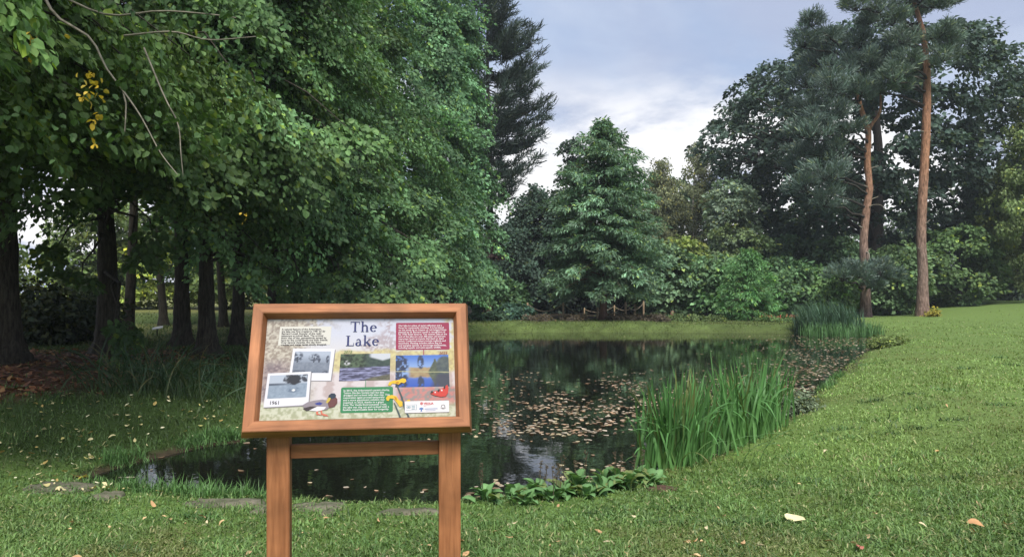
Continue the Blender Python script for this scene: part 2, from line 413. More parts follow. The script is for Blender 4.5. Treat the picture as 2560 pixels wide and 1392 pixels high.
lawn()

def fringe():
    """longer tufts hanging over the water's edge"""
    i = rng.integers(0, len(SHORE), 900); P0 = SHORE[i] + (np.roll(SHORE, -1, 0)[i] - SHORE[i]) * rng.random((900, 1))
    y = P0[:, 1]; keep = (y < 16) | (rng.random(900) < .5); keep &= ~((P0[:, 0] > -.4) & (P0[:, 1] < 9.5))
    P0 = P0[keep]; nrm_ = nrm[i][keep]
    vis = (fbm(P0[:, 0] * 1.3, P0[:, 1] * 1.3, 44, 2) > .60) & (P0[:, 1] < 20)
    P0, nrm_ = P0[vis], nrm_[vis]
    k = 26; c = np.repeat(P0 + nrm_ * rng.uniform(.0, .22, (len(P0), 1)), k, 0) + rng.normal(0, .05, (len(P0) * k, 2))
    n = len(c); z = np.maximum(ground(c[:, 0], c[:, 1]), ZW - .02)
    h = rng.gamma(7, .017, n) * np.repeat(rng.uniform(.5, 1.2, len(P0)), k) * (1 + .01 * c[:, 1])
    C = np.array((.08, .165, .05)) * rng.uniform(.5, 1.6, n)[:, None]
    V, Fa, Cc = blades(rng, np.column_stack((c, z)), h, (.0022 + .0003 * c[:, 1]), rng.uniform(.2, .95, n), C)
    stuff('bank_grass', V, Fa, M['grass'], Cc, 'longer grass tufts leaning over the edge of the dark lake water', 'grass')
fringe()
def far_bank_grass():
    n = 30000; x = rng.uniform(-8, 17, n); y = rng.uniform(31.5, 40.5, n); d = sdist(x, y)
    nn = fbm(x * .9, y * .9, 47, 3); k = (d > .0) & (y > 30) & (rng.random(n) < .35 + nn) & ((y < 38.5) | (x > 7)); x, y, d, nn = x[k], y[k], d[k], nn[k]; n = len(x)
    h = rng.gamma(5, .010, n) * (.3 + 1.6 * nn); C = (np.array((.105, .165, .045)) * (1 - nn)[:, None] + np.array((.13, .135, .048)) * nn[:, None]) * (rng.uniform(.4, 1.3, n) * (.35 + 1.3 * fbm(x * 1.1, y * 2.2, 49, 3)))[:, None]
    V, Fa, Cc = blades(rng, np.column_stack((x, y, ground(x, y, d) - .01)), h, rng.uniform(.008, .016, n), rng.uniform(.1, .8, n), C)
    stuff('far_bank_grass', V, Fa, M['grass'], Cc, 'rough yellowish grass along the far lake bank below the rope fence', 'grass')
far_bank_grass()

# ---------------------------------------------------------------- trees
def mk_trunk(name, parent, pts, r0, r1, mat, rng, sides=14, n=22, flare=1.5, roots=5, rough=.03, base=None):
    t = np.linspace(0, 1, n) ** 1.7; P0 = spline(pts, 200); P = np.stack([np.interp(t, np.linspace(0, 1, 200), P0[:, a_]) for a_ in range(3)], -1)
    H = P[-1][2] - P[0][2]
    R = r0 + (r1 - r0) * t ** .9
    z = P[:, 2] - P[0][2]
    V, Q, T = tube(P, R, sides, rng, rough)
    # root flare
    k = np.repeat(np.exp(-np.maximum(z, 0) / .22) * (flare - 1), sides); ang = np.tile(np.arange(sides) / sides * 2 * np.pi, n)
    ph = rng.uniform(0, 6.28)
    sc_ = 1 + k * (1 + .7 * np.cos(roots * ang + ph))
    C0 = np.repeat(P, sides, 0)
    V[:n * sides] = C0 + (V[:n * sides] - C0) * sc_[:, None]
    V[:sides, 2] -= .15
    o = link(name, npmesh(name, V - base, [Q, T], mat, None, True), parent)
    return o
def limb_pts(a, b, rng, sag=.12, up=0.0, n=7):
    t = np.linspace(0, 1, n)[:, None]; L = np.linalg.norm(b - a)
    P = a + (b - a) * t
    P[:, 2] += (up * L * np.sin(np.pi * t)[:, 0])
    P[1:-1] += rng.normal(0, .022 * L, (n - 2, 3))
    return P

def clumps(rng, C, O, A, B_, Cc, droop, n, size, col, colvar, spread=.5, axis_down=.25, shell=False, dome=.25, jitter=.2, nup=.8, nout=.35, clvar=.25):
    """leaves of many clumps. C centres (m,3), O outward dirs (m,3 horizontal). Returns P,D,N,S,col per leaf."""
    m = len(C); k = np.broadcast_to(np.asarray(n, int), (m,)); idx = np.repeat(np.arange(m), k); N_ = len(idx)
    dr = np.broadcast_to(np.asarray(droop, float), (m,)) + rng.normal(0, jitter, m)
    up = np.array((0, 0, 1.))
    d = O * np.cos(dr)[:, None] - up * np.sin(dr)[:, None]
    nn = O * np.sin(dr)[:, None] + up * np.cos(dr)[:, None]
    lat = np.cross(nn, d)
    roll = rng.normal(0, .35, m)[:, None]
    nn = nn * np.cos(roll) + lat * np.sin(roll); lat = np.cross(nn, d)
    s = rng.uniform(.7, 1.3, m)
    u = rng.normal(0, 1, (N_, 3)); u /= np.linalg.norm(u, axis=1, keepdims=True)
    r = rng.random(N_) ** (1 / 3 if not shell else .2); q = u * r[:, None]
    if shell: q[:, 2] = np.abs(q[:, 2]) * np.where(rng.random(N_) < .75, 1, -1)
    A, B_, Cc = (np.broadcast_to(np.asarray(v, float), (m,)) * s for v in (A, B_, Cc))
    P = C[idx] + d[idx] * (q[:, 0] * A[idx])[:, None] + lat[idx] * (q[:, 1] * B_[idx])[:, None] + nn[idx] * (q[:, 2] * Cc[idx] - dome * A[idx] * (q[:, 0] ** 2 + q[:, 1] ** 2))[:, None]
    N = nn[idx] * nup + O[idx] * nout + rng.normal(0, spread, (N_, 3))
    D = d[idx] * (.6 + q[:, :1] * .4) + lat[idx] * q[:, 1:2] + rng.normal(0, .45, (N_, 3)) - up * axis_down
    S = size * rng.uniform(.5, 1.35, N_)
    cv = rng.normal(0, clvar, m)[idx]; lv = rng.normal(0, .22, N_)
    f = np.exp(cv + lv)[:, None]
    hue = rng.random(N_)[:, None] ** 2 * rng.uniform(.2, 1.0, m)[idx][:, None]
    K = np.asarray(col) * f + np.asarray(colvar) * hue
    K[rng.random(N_) < .05] *= (1.9, 1.55, .8)
    return P, D, N, S, np.clip(K * 1.4, .002, .8)

def tree_root(name, label, cat, base, group=None):
    return tag(empty(name, base), label, cat, group)
def add_crown(root, batch, tmpl, mat, base, name='crown'):
    V, Fa, Cc = leaves(*batch, tmpl)
    return link(name, npmesh(name, V - base, [Fa], mat, Cc), root)
def add_twigs(root, tubes, mat, base, name='twigs'):
    V, Fs = join(tubes)
    o = link(name, npmesh(name, V - base, Fs, mat, None, True), root); o['kind'] = 'stuff'
    return o
def cat_batches(bs):
    return tuple(np.concatenate([b[i] for b in bs]) for i in range(5))

def generic_tree(name, label, cat, X, Y, H, R, prof, H0, nclump, nleaf, leaf, A, B_, Cc, droop, col, colvar, tmpl=T_DIAM, mat='leaf', bark='bark_dark', trunk_r=.25,
                 seed=0, group=None, lobes=.18, inner=.45, shell=False, limbs=8, trunk_top=.75, lean=(0, 0), nup=.8, spread=.5, trunk_pts=None, twigs=True, dome=.25, axis_down=.25, squash=(1, 1), limb_up=.0, rise=.35, clvar=.25):
    rng = np.random.default_rng(seed + 100)
    base = np.array((X, Y, gz(X, Y)))
    root = tree_root(name, label, cat, base, group)
    top = base + np.array((lean[0], lean[1], H * trunk_top))
    pts = trunk_pts if trunk_pts is not None else [base, base + (top - base) * .35 + np.array((*rng.normal(0, .012 * H, 2), 0)), base + (top - base) * .7 + np.array((*rng.normal(0, .015 * H, 2), 0)), top]
    mk_trunk('trunk', root, pts, trunk_r, trunk_r * .22, M[bark], rng, sides=10, n=16, base=base)
    # clump centres inside the crown's envelope
    tt = []
    while len(tt) < nclump:
        t = rng.random()
        if rng.random() < prof(t) + .08: tt.append(t)
    tt = np.array(tt); az = rng.uniform(0, 2 * np.pi, nclump)
    ph = rng.uniform(0, 6.28, 4)
    lob = 1 + lobes * (np.sin(3 * az + ph[0] + 4 * tt) + .7 * np.sin(5 * az + ph[1] - 6 * tt) + .6 * np.sin(2 * az + ph[2] + 9 * tt))
    pr = np.array([prof(t) for t in tt])
    rr = R * pr * lob * (inner + (1 - inner) * rng.random(nclump) ** .55)
    O = np.stack((np.cos(az), np.sin(az), np.zeros(nclump)), -1)
    ax = base + (top - base) * np.clip((H0 + (H - H0) * tt) / (H * trunk_top), 0, 1)[:, None]
    C = np.stack((ax[:, 0] + O[:, 0] * rr * squash[0], ax[:, 1] + O[:, 1] * rr * squash[1], base[2] + H0 + (H - H0) * tt), -1)
    b = clumps(rng, C, O, A, B_, Cc, droop, nleaf, leaf, col, colvar, shell=shell, nup=nup, spread=spread, dome=dome, axis_down=axis_down, clvar=clvar)
    add_crown(root, b, tmpl, M[mat], base)
    order = np.argsort(-rr)
    tw = []
    for k_, i in enumerate(order):
        z_at = max(base[2] + H * .12, min(C[i, 2] - rise * rr[i], base[2] + H * trunk_top * .97))
        f = (z_at - base[2]) / (H * trunk_top)
        if trunk_pts is not None:
            tp = spline(trunk_pts, 40); a_ = tp[np.argmin(np.abs(tp[:, 2] - z_at))]
        else: a_ = base + (top - base) * np.clip(f, 0, 1)
        r_ = max(.02, trunk_r * (.32 if k_ < limbs else .14) * (1 - .5 * f))
        V, Q, T = tube(limb_pts(a_, C[i], rng, up=limb_up), np.linspace(r_, r_ * .2, 7), 5 if k_ < limbs else 3)
        if k_ < limbs: link('limb', npmesh('limb', V - base, [Q, T], M[bark], None, True), root)
        elif twigs: tw.append((V, Q, T))
    if tw: add_twigs(root, tw, M[bark], base)
    return root

# ---- the avenue of limes on the left bank
def lime(px, basepy, dia, label, seed, H=18, R=5.0, nvis=60, leaf=.11, full=True, low=1.6, col=(.040, .088, .036), tmpl=T_LEAF, nl=310, lake=.75, lean=0.0, A=1.15, zb=.15, toward=-.35, pos=None, hang=()):
    rng = np.random.default_rng(500 + seed)
    Y = F * (CH - zb) / (basepy - HZ); X = (px - 1280) / F * Y
    if pos: X, Y = pos
    base = np.array((X, Y, gz(X, Y)))
    root = tree_root('lime_tree', label, 'tree', base, 'avenue of limes along the left bank')
    top = base + np.array((lean, 0, H * .85))
    mk_trunk('trunk', root, [base, base + (top - base) * .15 + rng.normal(0, .05, 3) * (1, 1, 0), base + (top - base) * .4 + rng.normal(0, .12, 3) * (1, 1, 0), top], dia / 2, dia * .12, M['bark'], rng, sides=18, n=30, flare=1.55, roots=6, rough=.045, base=base)
    vis_top = CH + HZ / F * (Y + 2) + 1.0
    # clumps in view and, thinner, those above the frame
    def centres(n, z0, z1, r_lo, side):
        z = rng.uniform(z0, z1, n); t = np.clip(z / H, 0, 1)
        Rz = R * (1 - t ** 1.9) * (1 + .12 * np.sin(3 * z))
        # most of the leaves stand on the lake side, where the light is
        az = np.where(rng.random(n) < side, rng.normal(toward, .95, n), rng.uniform(0, 2 * np.pi, n))
        lob = 1 + .15 * np.sin(4 * az + z) + .1 * np.sin(7 * az - 2 * z)
        r = Rz * lob * (r_lo + (1 - r_lo) * rng.random(n) ** .6)
        O = np.stack((np.cos(az), np.sin(az), np.zeros(n)), -1)
        return np.column_stack((X + lean * t + O[:, 0] * r, Y + O[:, 1] * r, base[2] + z)), O, r
    z1 = min(vis_top, H * .95)
    C, O, r = centres(nvis, low, z1, .45, lake)
    # the lowest boughs droop only at the crown's rim: lift the inner ones off the ground
    lift = np.clip(3.4 - (C[:, 2] - base[2]), 0, 3) * np.clip(1 - (r / R - .55) / .3, 0, 1)
    C[:, 2] += lift
    if hang:
        Ch = np.array([at(*q) for q in hang]); Oh = norm((Ch - base) * (1, 1, 0)); hb = clumps(rng, Ch, Oh, .55, .38, .09, .5, 150, leaf, col, (.035, .040, .004), spread=.42, axis_down=.45, dome=.22)
    b1 = clumps(rng, C, O, A, .8, .14, .55, nl, leaf, col, (.035, .040, .004), spread=.42, axis_down=.45, dome=.22, jitter=.28, nup=.7, nout=.45, clvar=.34)
    bs = [b1] + ([hb] if hang else []); C2 = np.zeros((0, 3)); r2 = np.zeros(0)
    if H > vis_top + 1:
        C2, O2, r2 = centres(int(nvis * .4), vis_top, H, .3, .4)
        bs.append(clumps(rng, C2, O2, 1.5, 1.2, .2, .5, 110, leaf * 2.2, col, (.03, .035, .004)))
    add_crown(root, cat_batches(bs), tmpl, M['lime'], base)
    tw = []; nlimb = 0
    for c, rr in zip(np.vstack((C, C2, Ch)) if hang else np.vstack((C, C2)), np.concatenate((r, r2, np.full(len(hang), R * .6)))):
        f = np.clip((c[2] - base[2] + .25 * rr) / (H * .85), .12, .97); a_ = base + (top - base) * f
        q = tube(limb_pts(a_, c, rng, up=.12), np.linspace(dia * .11 * (1.1 - f), .008, 7), 4)
        if rr > R * .72 and nlimb < 10 and c[2] < z1:
            link('limb', npmesh('limb', q[0] - base, [q[1], q[2]], M['bark'], None, True), root); nlimb += 1
        else: tw.append(q)
    add_twigs(root, tw, M['bark'], base)
    return root, base
LG = (.056, .110, .048)
limes = [
    lime(20, 914, .56, 'lime tree with thick dark trunk at the left edge of the picture', 1, R=6.2, nvis=95, nl=310, low=2.9, col=(.050, .090, .032), lake=.8, toward=-.9),
    lime(268, 893, .52, 'lime tree with flared roots beside the brown leaf litter and dark sedge', 2, R=6.0, nvis=115, nl=310, low=2.9, col=(.050, .094, .034), lake=.85, toward=-.8, hang=((318, 838, 14.2), (298, 872, 14.0), (125, 640, 14.2), (350, 640, 13), (385, 610, 12.8), (205, 690, 14))),
    lime(518, 886, .42, 'lime trunk right behind the sedge, standing nearer than its two dark neighbours', 3, R=4.4, nvis=135, nl=265, low=2.7, col=LG, tmpl=T_DIAM, leaf=.122, lake=.85, toward=-.6, hang=((560, 610, 14), (620, 680, 14.3), (665, 640, 15), (645, 725, 14.6), (700, 715, 15.6), (480, 600, 13.8))),
    lime(455, 870, .46, 'dark straight lime trunk next right of the one with flared roots', 4, R=4.8, nvis=70, nl=265, low=3.4, col=LG, tmpl=T_DIAM, leaf=.122),
    lime(592, 863, .38, 'slim lime trunk closest to the left side of the sign', 5, R=4.2, nvis=125, nl=265, low=2.3, col=LG, tmpl=T_DIAM, leaf=.122, lake=.85),
    lime(684, 842, .46, 'lime tree rising straight above the top left corner of the sign', 6, R=4.5, nvis=135, nl=265, leaf=.138, low=1.6, tmpl=T_DIAM, col=LG, lake=.85, hang=((760, 700, 17), (810, 735, 17.5), (850, 690, 18), (900, 735, 18.5), (730, 740, 17), (880, 650, 18))),
    lime(795, 826, .44, 'lime tree behind the middle of the sign with drooping crown', 7, R=4.6, nvis=160, nl=265, leaf=.156, low=1.4, tmpl=T_DIAM, col=LG, lake=.85, hang=((950, 725, 20), (1000, 690, 20.5), (1040, 735, 21), (1085, 715, 22), (1060, 660, 21.5), (980, 745, 20))),
    lime(900, 815, .44, 'lime tree over the right part of the sign, crown hanging above the water', 8, R=4.6, nvis=150, nl=265, leaf=.167, low=1.2, tmpl=T_DIAM, col=(.060, .122, .060), H=19, lake=.8, A=1.3),
    lime(1040, 802, .42, 'tall lime near the far end of the avenue with foliage to the waterline', 9, R=3.3, nvis=170, nl=265, leaf=.178, low=1.0, tmpl=T_DIAM, col=(.064, .130, .068), H=20, lake=.75, A=1.4),
    lime(1130, 794, .40, 'last lime of the avenue, its leafy edge against the sky and dark conifer', 10, R=2.3, nvis=170, nl=265, leaf=.19, low=1.0, tmpl=T_DIAM, col=(.066, .134, .072), H=22, lake=.7, A=1.4),
    lime(0, 1000, .55, 'lime beyond the left picture edge whose boughs reach in at top left', 11, R=5.3, nvis=95, low=3.6, col=(.052, .094, .030), lake=.75, toward=.7, pos=(-9.4, 7.6)),
]

# ---- second row and undergrowth behind the avenue
dome = lambda t: math.sqrt(max(0, 1 - (2 * t - 1) ** 2)) ** .8
egg = lambda t: math.sin(math.pi * min(1, t ** .75)) ** .7 if 0 < t < 1 else 0
cone = lambda t: (1 - t) ** .8 * min(1, t * 6 + .35)
def fit(px, Y): return (px - 1280) / F * Y
def zt(py, Y): return CH - (py - HZ) / F * Y
for k, (px, Y, H, R, nm) in enumerate((
        (320, 23, 15, 3.2, 'thin trunk tucked right behind the flared lime'),
        (560, 30, 15, 3.4, 'second row tree between the two slim trunks left of the sign'),
        (410, 31, 15, 3.0, 'distant second row tree behind the small white plaque'),
        (735, 34, 15, 3.6, 'second row tree behind the top of the sign')
        )):
    generic_tree('avenue_tree', nm, 'tree', fit(px, Y), Y, H, R, dome, 4.2, 34, 170, .22, 1.3, 1.0, .3, .35, (.045, .085, .028), (.04, .04, .004), seed=700 + k, trunk_r=.17, bark='bark', mat='lime', group='second row behind the avenue', limbs=4)
for k, (px, Y, top, rp, col, nm) in enumerate((
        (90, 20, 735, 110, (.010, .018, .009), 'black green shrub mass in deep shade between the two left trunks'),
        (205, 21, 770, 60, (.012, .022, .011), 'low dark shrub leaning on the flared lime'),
        (330, 54, 610, 110, (.13, .17, .04), 'sunlit yellow green bush seen between the avenue trunks'),
        (130, 56, 640, 150, (.12, .165, .038), 'bright leafy bush under the sky gap at left'),
        (560, 56, 610, 120, (.12, .165, .04), 'bright bush beyond the slim trunks left of the sign'),
        (800, 60, 610, 180, (.05, .085, .028), 'dim green bush far behind the sign'),
        (-110, 34, 640, 100, (.04, .07, .02), 'bush at the far left edge behind the thick trunk'),
        (960, 56, 620, 150, (.03, .058, .024), 'dark bush closing the end of the avenue'))):
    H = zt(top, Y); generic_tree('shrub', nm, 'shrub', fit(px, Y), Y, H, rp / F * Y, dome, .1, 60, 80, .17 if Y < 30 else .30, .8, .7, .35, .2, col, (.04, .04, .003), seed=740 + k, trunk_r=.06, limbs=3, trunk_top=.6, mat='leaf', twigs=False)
for k, (px, Y, top, rp, nm) in enumerate(((235, 52, 470, 95, 'olive green tree seen behind the flared lime'), (400, 58, 440, 110, 'olive green tree beyond the plaque'), (560, 54, 450, 110, 'olive green tree beyond the slim trunks'), (700, 60, 440, 120, 'olive green tree behind the top left of the sign'), (870, 62, 450, 130, 'shaded tree filling the avenue behind the sign'), (-60, 50, 420, 70, 'olive green tree behind the thick trunk at the left edge'))):
    generic_tree('field_tree', nm, 'tree', fit(px, Y), Y, zt(top, Y), rp / F * Y, egg, 1.2, 75, 95, .35, 1.1, 1.0, .4, .3, (.055, .085, .028), (.05, .05, .004), seed=770 + k, trunk_r=.2, limbs=5, twigs=False, group='trees beyond the avenue')
generic_tree('field_tree', 'distant field tree beyond the avenue on the far left', 'tree', fit(-330, 90), 90, 13, 6, dome, 1.0, 50, 170, .4, 1.8, 1.6, .6, .2, (.04, .07, .03), (.02, .03, 0), seed=790, limbs=3)

# ---- far bank, left to right
# dark conifer behind the avenue's end
def conifer(px, Y, top, prof, name, label, seed, col, R, nb=70, H0=8.0, upturn=-.35, leaf=.45, nl=90, trunk_r=.3):
    X = fit(px, Y); H = zt(top, Y)
    rng = np.random.default_rng(seed); base = np.array((X, Y, gz(X, Y)))
    root = tree_root(name, label, 'tree', base)
    tp = base + np.array((0, 0, H))
    mk_trunk('trunk', root, [base, base + (0.1, 0, H * .4), base + (-.1, 0, H * .75), tp], trunk_r, .03, M['bark_dark'], rng, sides=9, n=18, base=base)
    Cs, Os, tw = [], [], []
    for i in range(nb):
        t = (i + rng.random()) / nb; z = H0 + (H - H0) * t
        az = rng.uniform(0, 2 * np.pi); L = R * prof(t) * rng.uniform(.65, 1.1)
        o = np.array((math.cos(az), math.sin(az), 0))
        s = np.linspace(0, 1, 7)[:, None]
        P = base + (0, 0, z) + o * L * s; P[:, 2] += (-.16 * L * np.sin(s[:, 0] * 2.2) + .34 * L * s[:, 0] ** 2.4)
        q = tube(P, np.linspace(.07 * (1 - t) + .02, .012, 7), 5)
        if i % 6 == 0: link('limb', npmesh('limb', q[0] - base, [q[1], q[2]], M['bark_dark'], None, True), root)
        else: tw.append(q)
        m_ = max(2, int(L * 1.7))
        for f in np.linspace(.3, 1.0, m_):
            j = np.array([np.interp(f, s[:, 0], P[:, a_]) for a_ in range(3)])
            side = np.cross(o, (0, 0, 1)) * rng.normal(0, .35) * L * .35 * (1.2 - f)
            Cs.append(j + side); Os.append(norm(o + side * .5))
    Cs, Os = np.array(Cs), norm(np.array(Os) * (1, 1, 0))
    b = clumps(rng, Cs, Os, .75, .32, .16, upturn, nl, leaf, col, (.01, .012, .004), spread=.5, axis_down=-.45, dome=-.15, jitter=.2, clvar=.2)
    add_crown(root, b, T_NEED, M['needle'], base); add_twigs(root, tw, M['bark_dark'], base)
    return root
pcon = lambda t: np.interp(t, (0, .12, .35, .5, .62, .75, .85, .95, 1), (.55, .75, .85, 1.0, .88, .72, .52, .3, .08))
conifer(1222, 54, -40, pcon, 'conifer_tree', 'tall dark conifer with upturned tiered branches behind the avenue end', 31, (.024, .040, .032), 4.6, nb=120)
# dark broadleaves behind
generic_tree('holly_tree', 'dark blue green broadleaf tree between the tall conifer and the feathery cone', 'tree', fit(1350, 50), 50, zt(480, 50), 2.7, egg, .5, 130, 230, .22, 1.0, .9, .4, .3, (.026, .046, .034), (.01, .015, .004), seed=33, trunk_r=.2)
generic_tree('oak_tree', 'thin topped dark tree peeping out left of the feathery cone', 'tree', fit(1432, 56), 56, zt(340, 56), 1.9, lambda t: (1 - t) ** .75 * min(1, t * 5 + .2), 2, 70, 150, .26, 1.0, .8, .35, .2, (.024, .042, .03), (.01, .015, .004), seed=34, trunk_r=.2)
generic_tree('holly_tree', 'dark tree filling the gap under the tall conifer boughs', 'tree', fit(1300, 60), 60, zt(555, 60), 2.6, egg, .5, 90, 110, .3, 1.0, .9, .4, .3, (.028, .048, .036), (.01, .015, .004), seed=36, trunk_r=.2, twigs=False)
generic_tree('copper_shrub', 'brownish purple shrub under the tall conifer', 'shrub', fit(1262, 50), 50, zt(600, 50), 1.2, egg, .5, 60, 150, .22, .8, .7, .35, .3, (.050, .030, .028), (.01, .012, .004), seed=35, trunk_r=.1)
# feathery cone: swamp cypress
def cypress(px, basepy, top, Y, Rpx, label, seed, nb=190, col=(.080, .140, .092), leaf=.235, nl=60, trunk_r=.2, H0=1.55):
    X = fit(px, Y); H = zt(top, Y); rng = np.random.default_rng(seed)
    base = np.array((X, Y, gz(X, Y))); root = tree_root('cypress_tree', label, 'tree', base)
    H -= base[2]; R = Rpx / F * Y
    mk_trunk('trunk', root, [base, base + (0, 0, H * .4), base + (.05, 0, H * .8), base + (0, 0, H)], trunk_r, .02, M['bark_red'], rng, sides=12, n=18, flare=1.5, base=base)
    Cs, Os, Ks, tw = [], [], [], []
    prof = lambda t: np.interp(t, (0, .1, .3, .5, .7, .85, .95, 1), (.85, .98, 1.0, .88, .62, .36, .11, .01))
    for i in range(nb):
        t = ((i + rng.random()) / nb) ** 1.1; z = H0 + (H - H0) * t
        az = i * 2.39996 + rng.normal(0, .3); L = R * prof(t) * rng.uniform(.7, 1.1)
        o = np.array((math.cos(az), math.sin(az), 0)); s = np.linspace(0, 1, 6)[:, None]
        P = base + (0, 0, z) + o * L * s; P[:, 2] += L * (.10 * np.sin(s[:, 0] * 3.0) - .22 * s[:, 0] ** 1.6 * (1 - t)) + .5 * L * t * s[:, 0]
        q = tube(P, np.linspace(.035 * (1 - t) + .012, .006, 6), 3)
        if i % 12 == 0: link('limb', npmesh('limb', q[0] - base, [q[1], q[2]], M['bark_red'], None, True), root)
        else: tw.append(q)
        for f in np.linspace(.22, 1.0, max(2, int(L * 2.6))):
            j = np.array([np.interp(f, s[:, 0], P[:, a_]) for a_ in range(3)])
            side = np.cross(o, (0, 0, 1)) * rng.uniform(-1, 1) * .28 * L * (1.15 - f * .6)
            Cs.append(j + side); Os.append(o)
    Cs, Os = np.array(Cs), np.array(Os)
    b = clumps(rng, Cs, Os, .48, .40, .09, .12, nl, leaf, col, (.03, .045, .01), spread=.35, axis_down=.25, dome=.18, jitter=.12, nup=1, nout=.1, clvar=.25)
    add_crown(root, b, T_FROND, M['frond'], base); add_twigs(root, tw, M['bark_red'], base)
    return root
cypress(1508, 803, 306, 38.5, 140, 'feathery green cone shaped conifer standing inside the rope fence', 41)
cypress(1872, 795, 628, 41, 66, 'small bright green conical conifer on the far right bank', 42, nb=90, col=(.075, .165, .065), leaf=.18, nl=70, trunk_r=.08, H0=.15)

# birches
for k, (px, top, nm) in enumerate(((1655, 395, 'pale birch left of its neighbour, in the gap beside the feathery cone'), (1742, 362, 'taller birch with white stem against the big dark tree'))):
    generic_tree('birch_tree', nm, 'tree', fit(px, 66), 66, zt(top, 66), 3.3, lambda t: (1 - t) ** .7 * min(1, .35 + t * 2), 3, 140, 120, .19, .55, .5, .8, .95, (.085, .10, .055), (.05, .045, .01), seed=50 + k, trunk_r=.16, bark='bark_birch', group='birches at the far end', inner=.2, nup=.3, limbs=6, trunk_top=.95, axis_down=.9)
# the big dark dome
def domed(t): return np.interp(t, (0, .1, .25, .45, .6, .75, .88, .96, 1), (.55, .80, .96, 1.0, .96, .82, .58, .34, .10))
YB = 60
generic_tree('sycamore_tree', 'huge dark spreading broadleaf tree behind the two red trunked pines', 'tree', fit(2180, YB), YB, zt(80, YB), 12.6, domed, 4.6, 640, 90, .38, 1.15, 1.0, .42, .28, (.028, .047, .038), (.012, .018, .004), seed=61, trunk_r=.75, limbs=18, twigs=False, inner=.5, trunk_top=.8, lobes=.08, limb_up=.05, rise=.3, clvar=.2)

# pines: trunks follow their real bends, clumps stand where the photograph shows them
def pine(label, seed, Y, tr, trunk_px, radii, cl, extra=(), col=(.054, .082, .070), dead=(), wiggle=None):
    rng = np.random.default_rng(seed)
    P = [at(px, py, Y + dy) for px, py, dy in trunk_px]
    base = np.array((P[0][0], Y, gz(P[0][0], Y))); P[0] = base.copy()
    root = tree_root('pine_tree', label, 'tree', base, 'red trunked pines on the far bank')
    Ps = spline(P, 34); Rs = np.interp(np.linspace(0, 1, 34), np.linspace(0, 1, len(radii)), radii)
    V, Q, T = tube(Ps, Rs, 14, rng, .05)
    n14 = 34 * 14; C0 = np.repeat(Ps, 14, 0); k = np.exp(-(C0[:, 2] - base[2]) / .5) * .35
    V[:n14] = C0 + (V[:n14] - C0) * (1 + k)[:, None]; V[:14, 2] -= .2
    link('trunk', npmesh('trunk', V - base, [Q, T], M['bark_pine'], None, True), root)
    for ex, r0 in extra:
        q = tube(spline([at(a_, b_, Y + c_) for a_, b_, c_ in ex], 12), np.linspace(r0, r0 * .35, 12), 8, rng, .05)
        link('limb', npmesh('limb', q[0] - base, [q[1], q[2]], M['bark_pine'], None, True), root)
    for ex, r0 in dead:
        q = tube(spline([at(a_, b_, Y + c_) for a_, b_, c_ in ex], 10), np.linspace(r0, r0 * .3, 10), 6)
        link('dead_branch', npmesh('dead_branch', q[0] - base, [q[1], q[2]], M['twig'], None, True), root)
    for q_ in np.linspace(.16, .62, 9):
        i_ = int(q_ * 33); a_ = rng.uniform(0, 6.28); o_ = np.array((math.cos(a_), math.sin(a_) * .4 - .6, .25)); o_ = norm(o_)
        q = tube([Ps[i_], Ps[i_] + o_ * Rs[i_] * 1.1, Ps[i_] + o_ * (Rs[i_] + rng.uniform(.12, .5))], (.05, .04, .018), 6)
        link('branch_stub', npmesh('branch_stub', q[0] - base, [q[1], q[2]], M['twig'], None, True), root)
    Cs, Os, Rr, tw = [], [], [], []
    for px, py, rp, dy in cl:
        c = at(px, py, Y + dy); r = rp / F * Y
        i = np.argmin(np.abs(Ps[:, 2] - (c[2] - .3 * abs(c[0] - Ps[0][0])))); a_ = Ps[i]
        tw.append(tube(limb_pts(a_, c - (0, 0, r * .4), rng, up=.06), np.linspace(.09, .03, 7), 5))
        m_ = 17
        for _ in range(m_):
            u = norm(rng.normal(0, 1, 3)); u[2] = u[2] * .6 + .12
            p_ = c + u * r * rng.uniform(.45, 1.0)
            Cs.append(p_); Os.append(norm((u + (0, 0, 0)) * (1, 1, 0) + 1e-6)); Rr.append(r)
            tw.append(tube(limb_pts(c - (0, 0, r * .4), p_, rng, n=4), np.linspace(.025, .01, 4), 3))
    Cs, Os, Rr = np.array(Cs), np.array(Os), np.array(Rr)
    b = clumps(rng, Cs, Os, Rr * .42, Rr * .38, Rr * .30, -.25, 85, .30, col, (.02, .03, .012), spread=.8, axis_down=-.55, dome=.1, nup=.5, clvar=.22, shell=True)
    add_crown(root, b, (T_NEED[0] * (1, 1.0, 1), T_NEED[1]), M['needle'], base); add_twigs(root, tw, M['bark_dark'], base)
    return root
rr_ = random.Random(5)
def cl(lst, s=2.2): return [(a_, b_, c_, rr_.uniform(-s, s)) for a_, b_, c_ in lst]
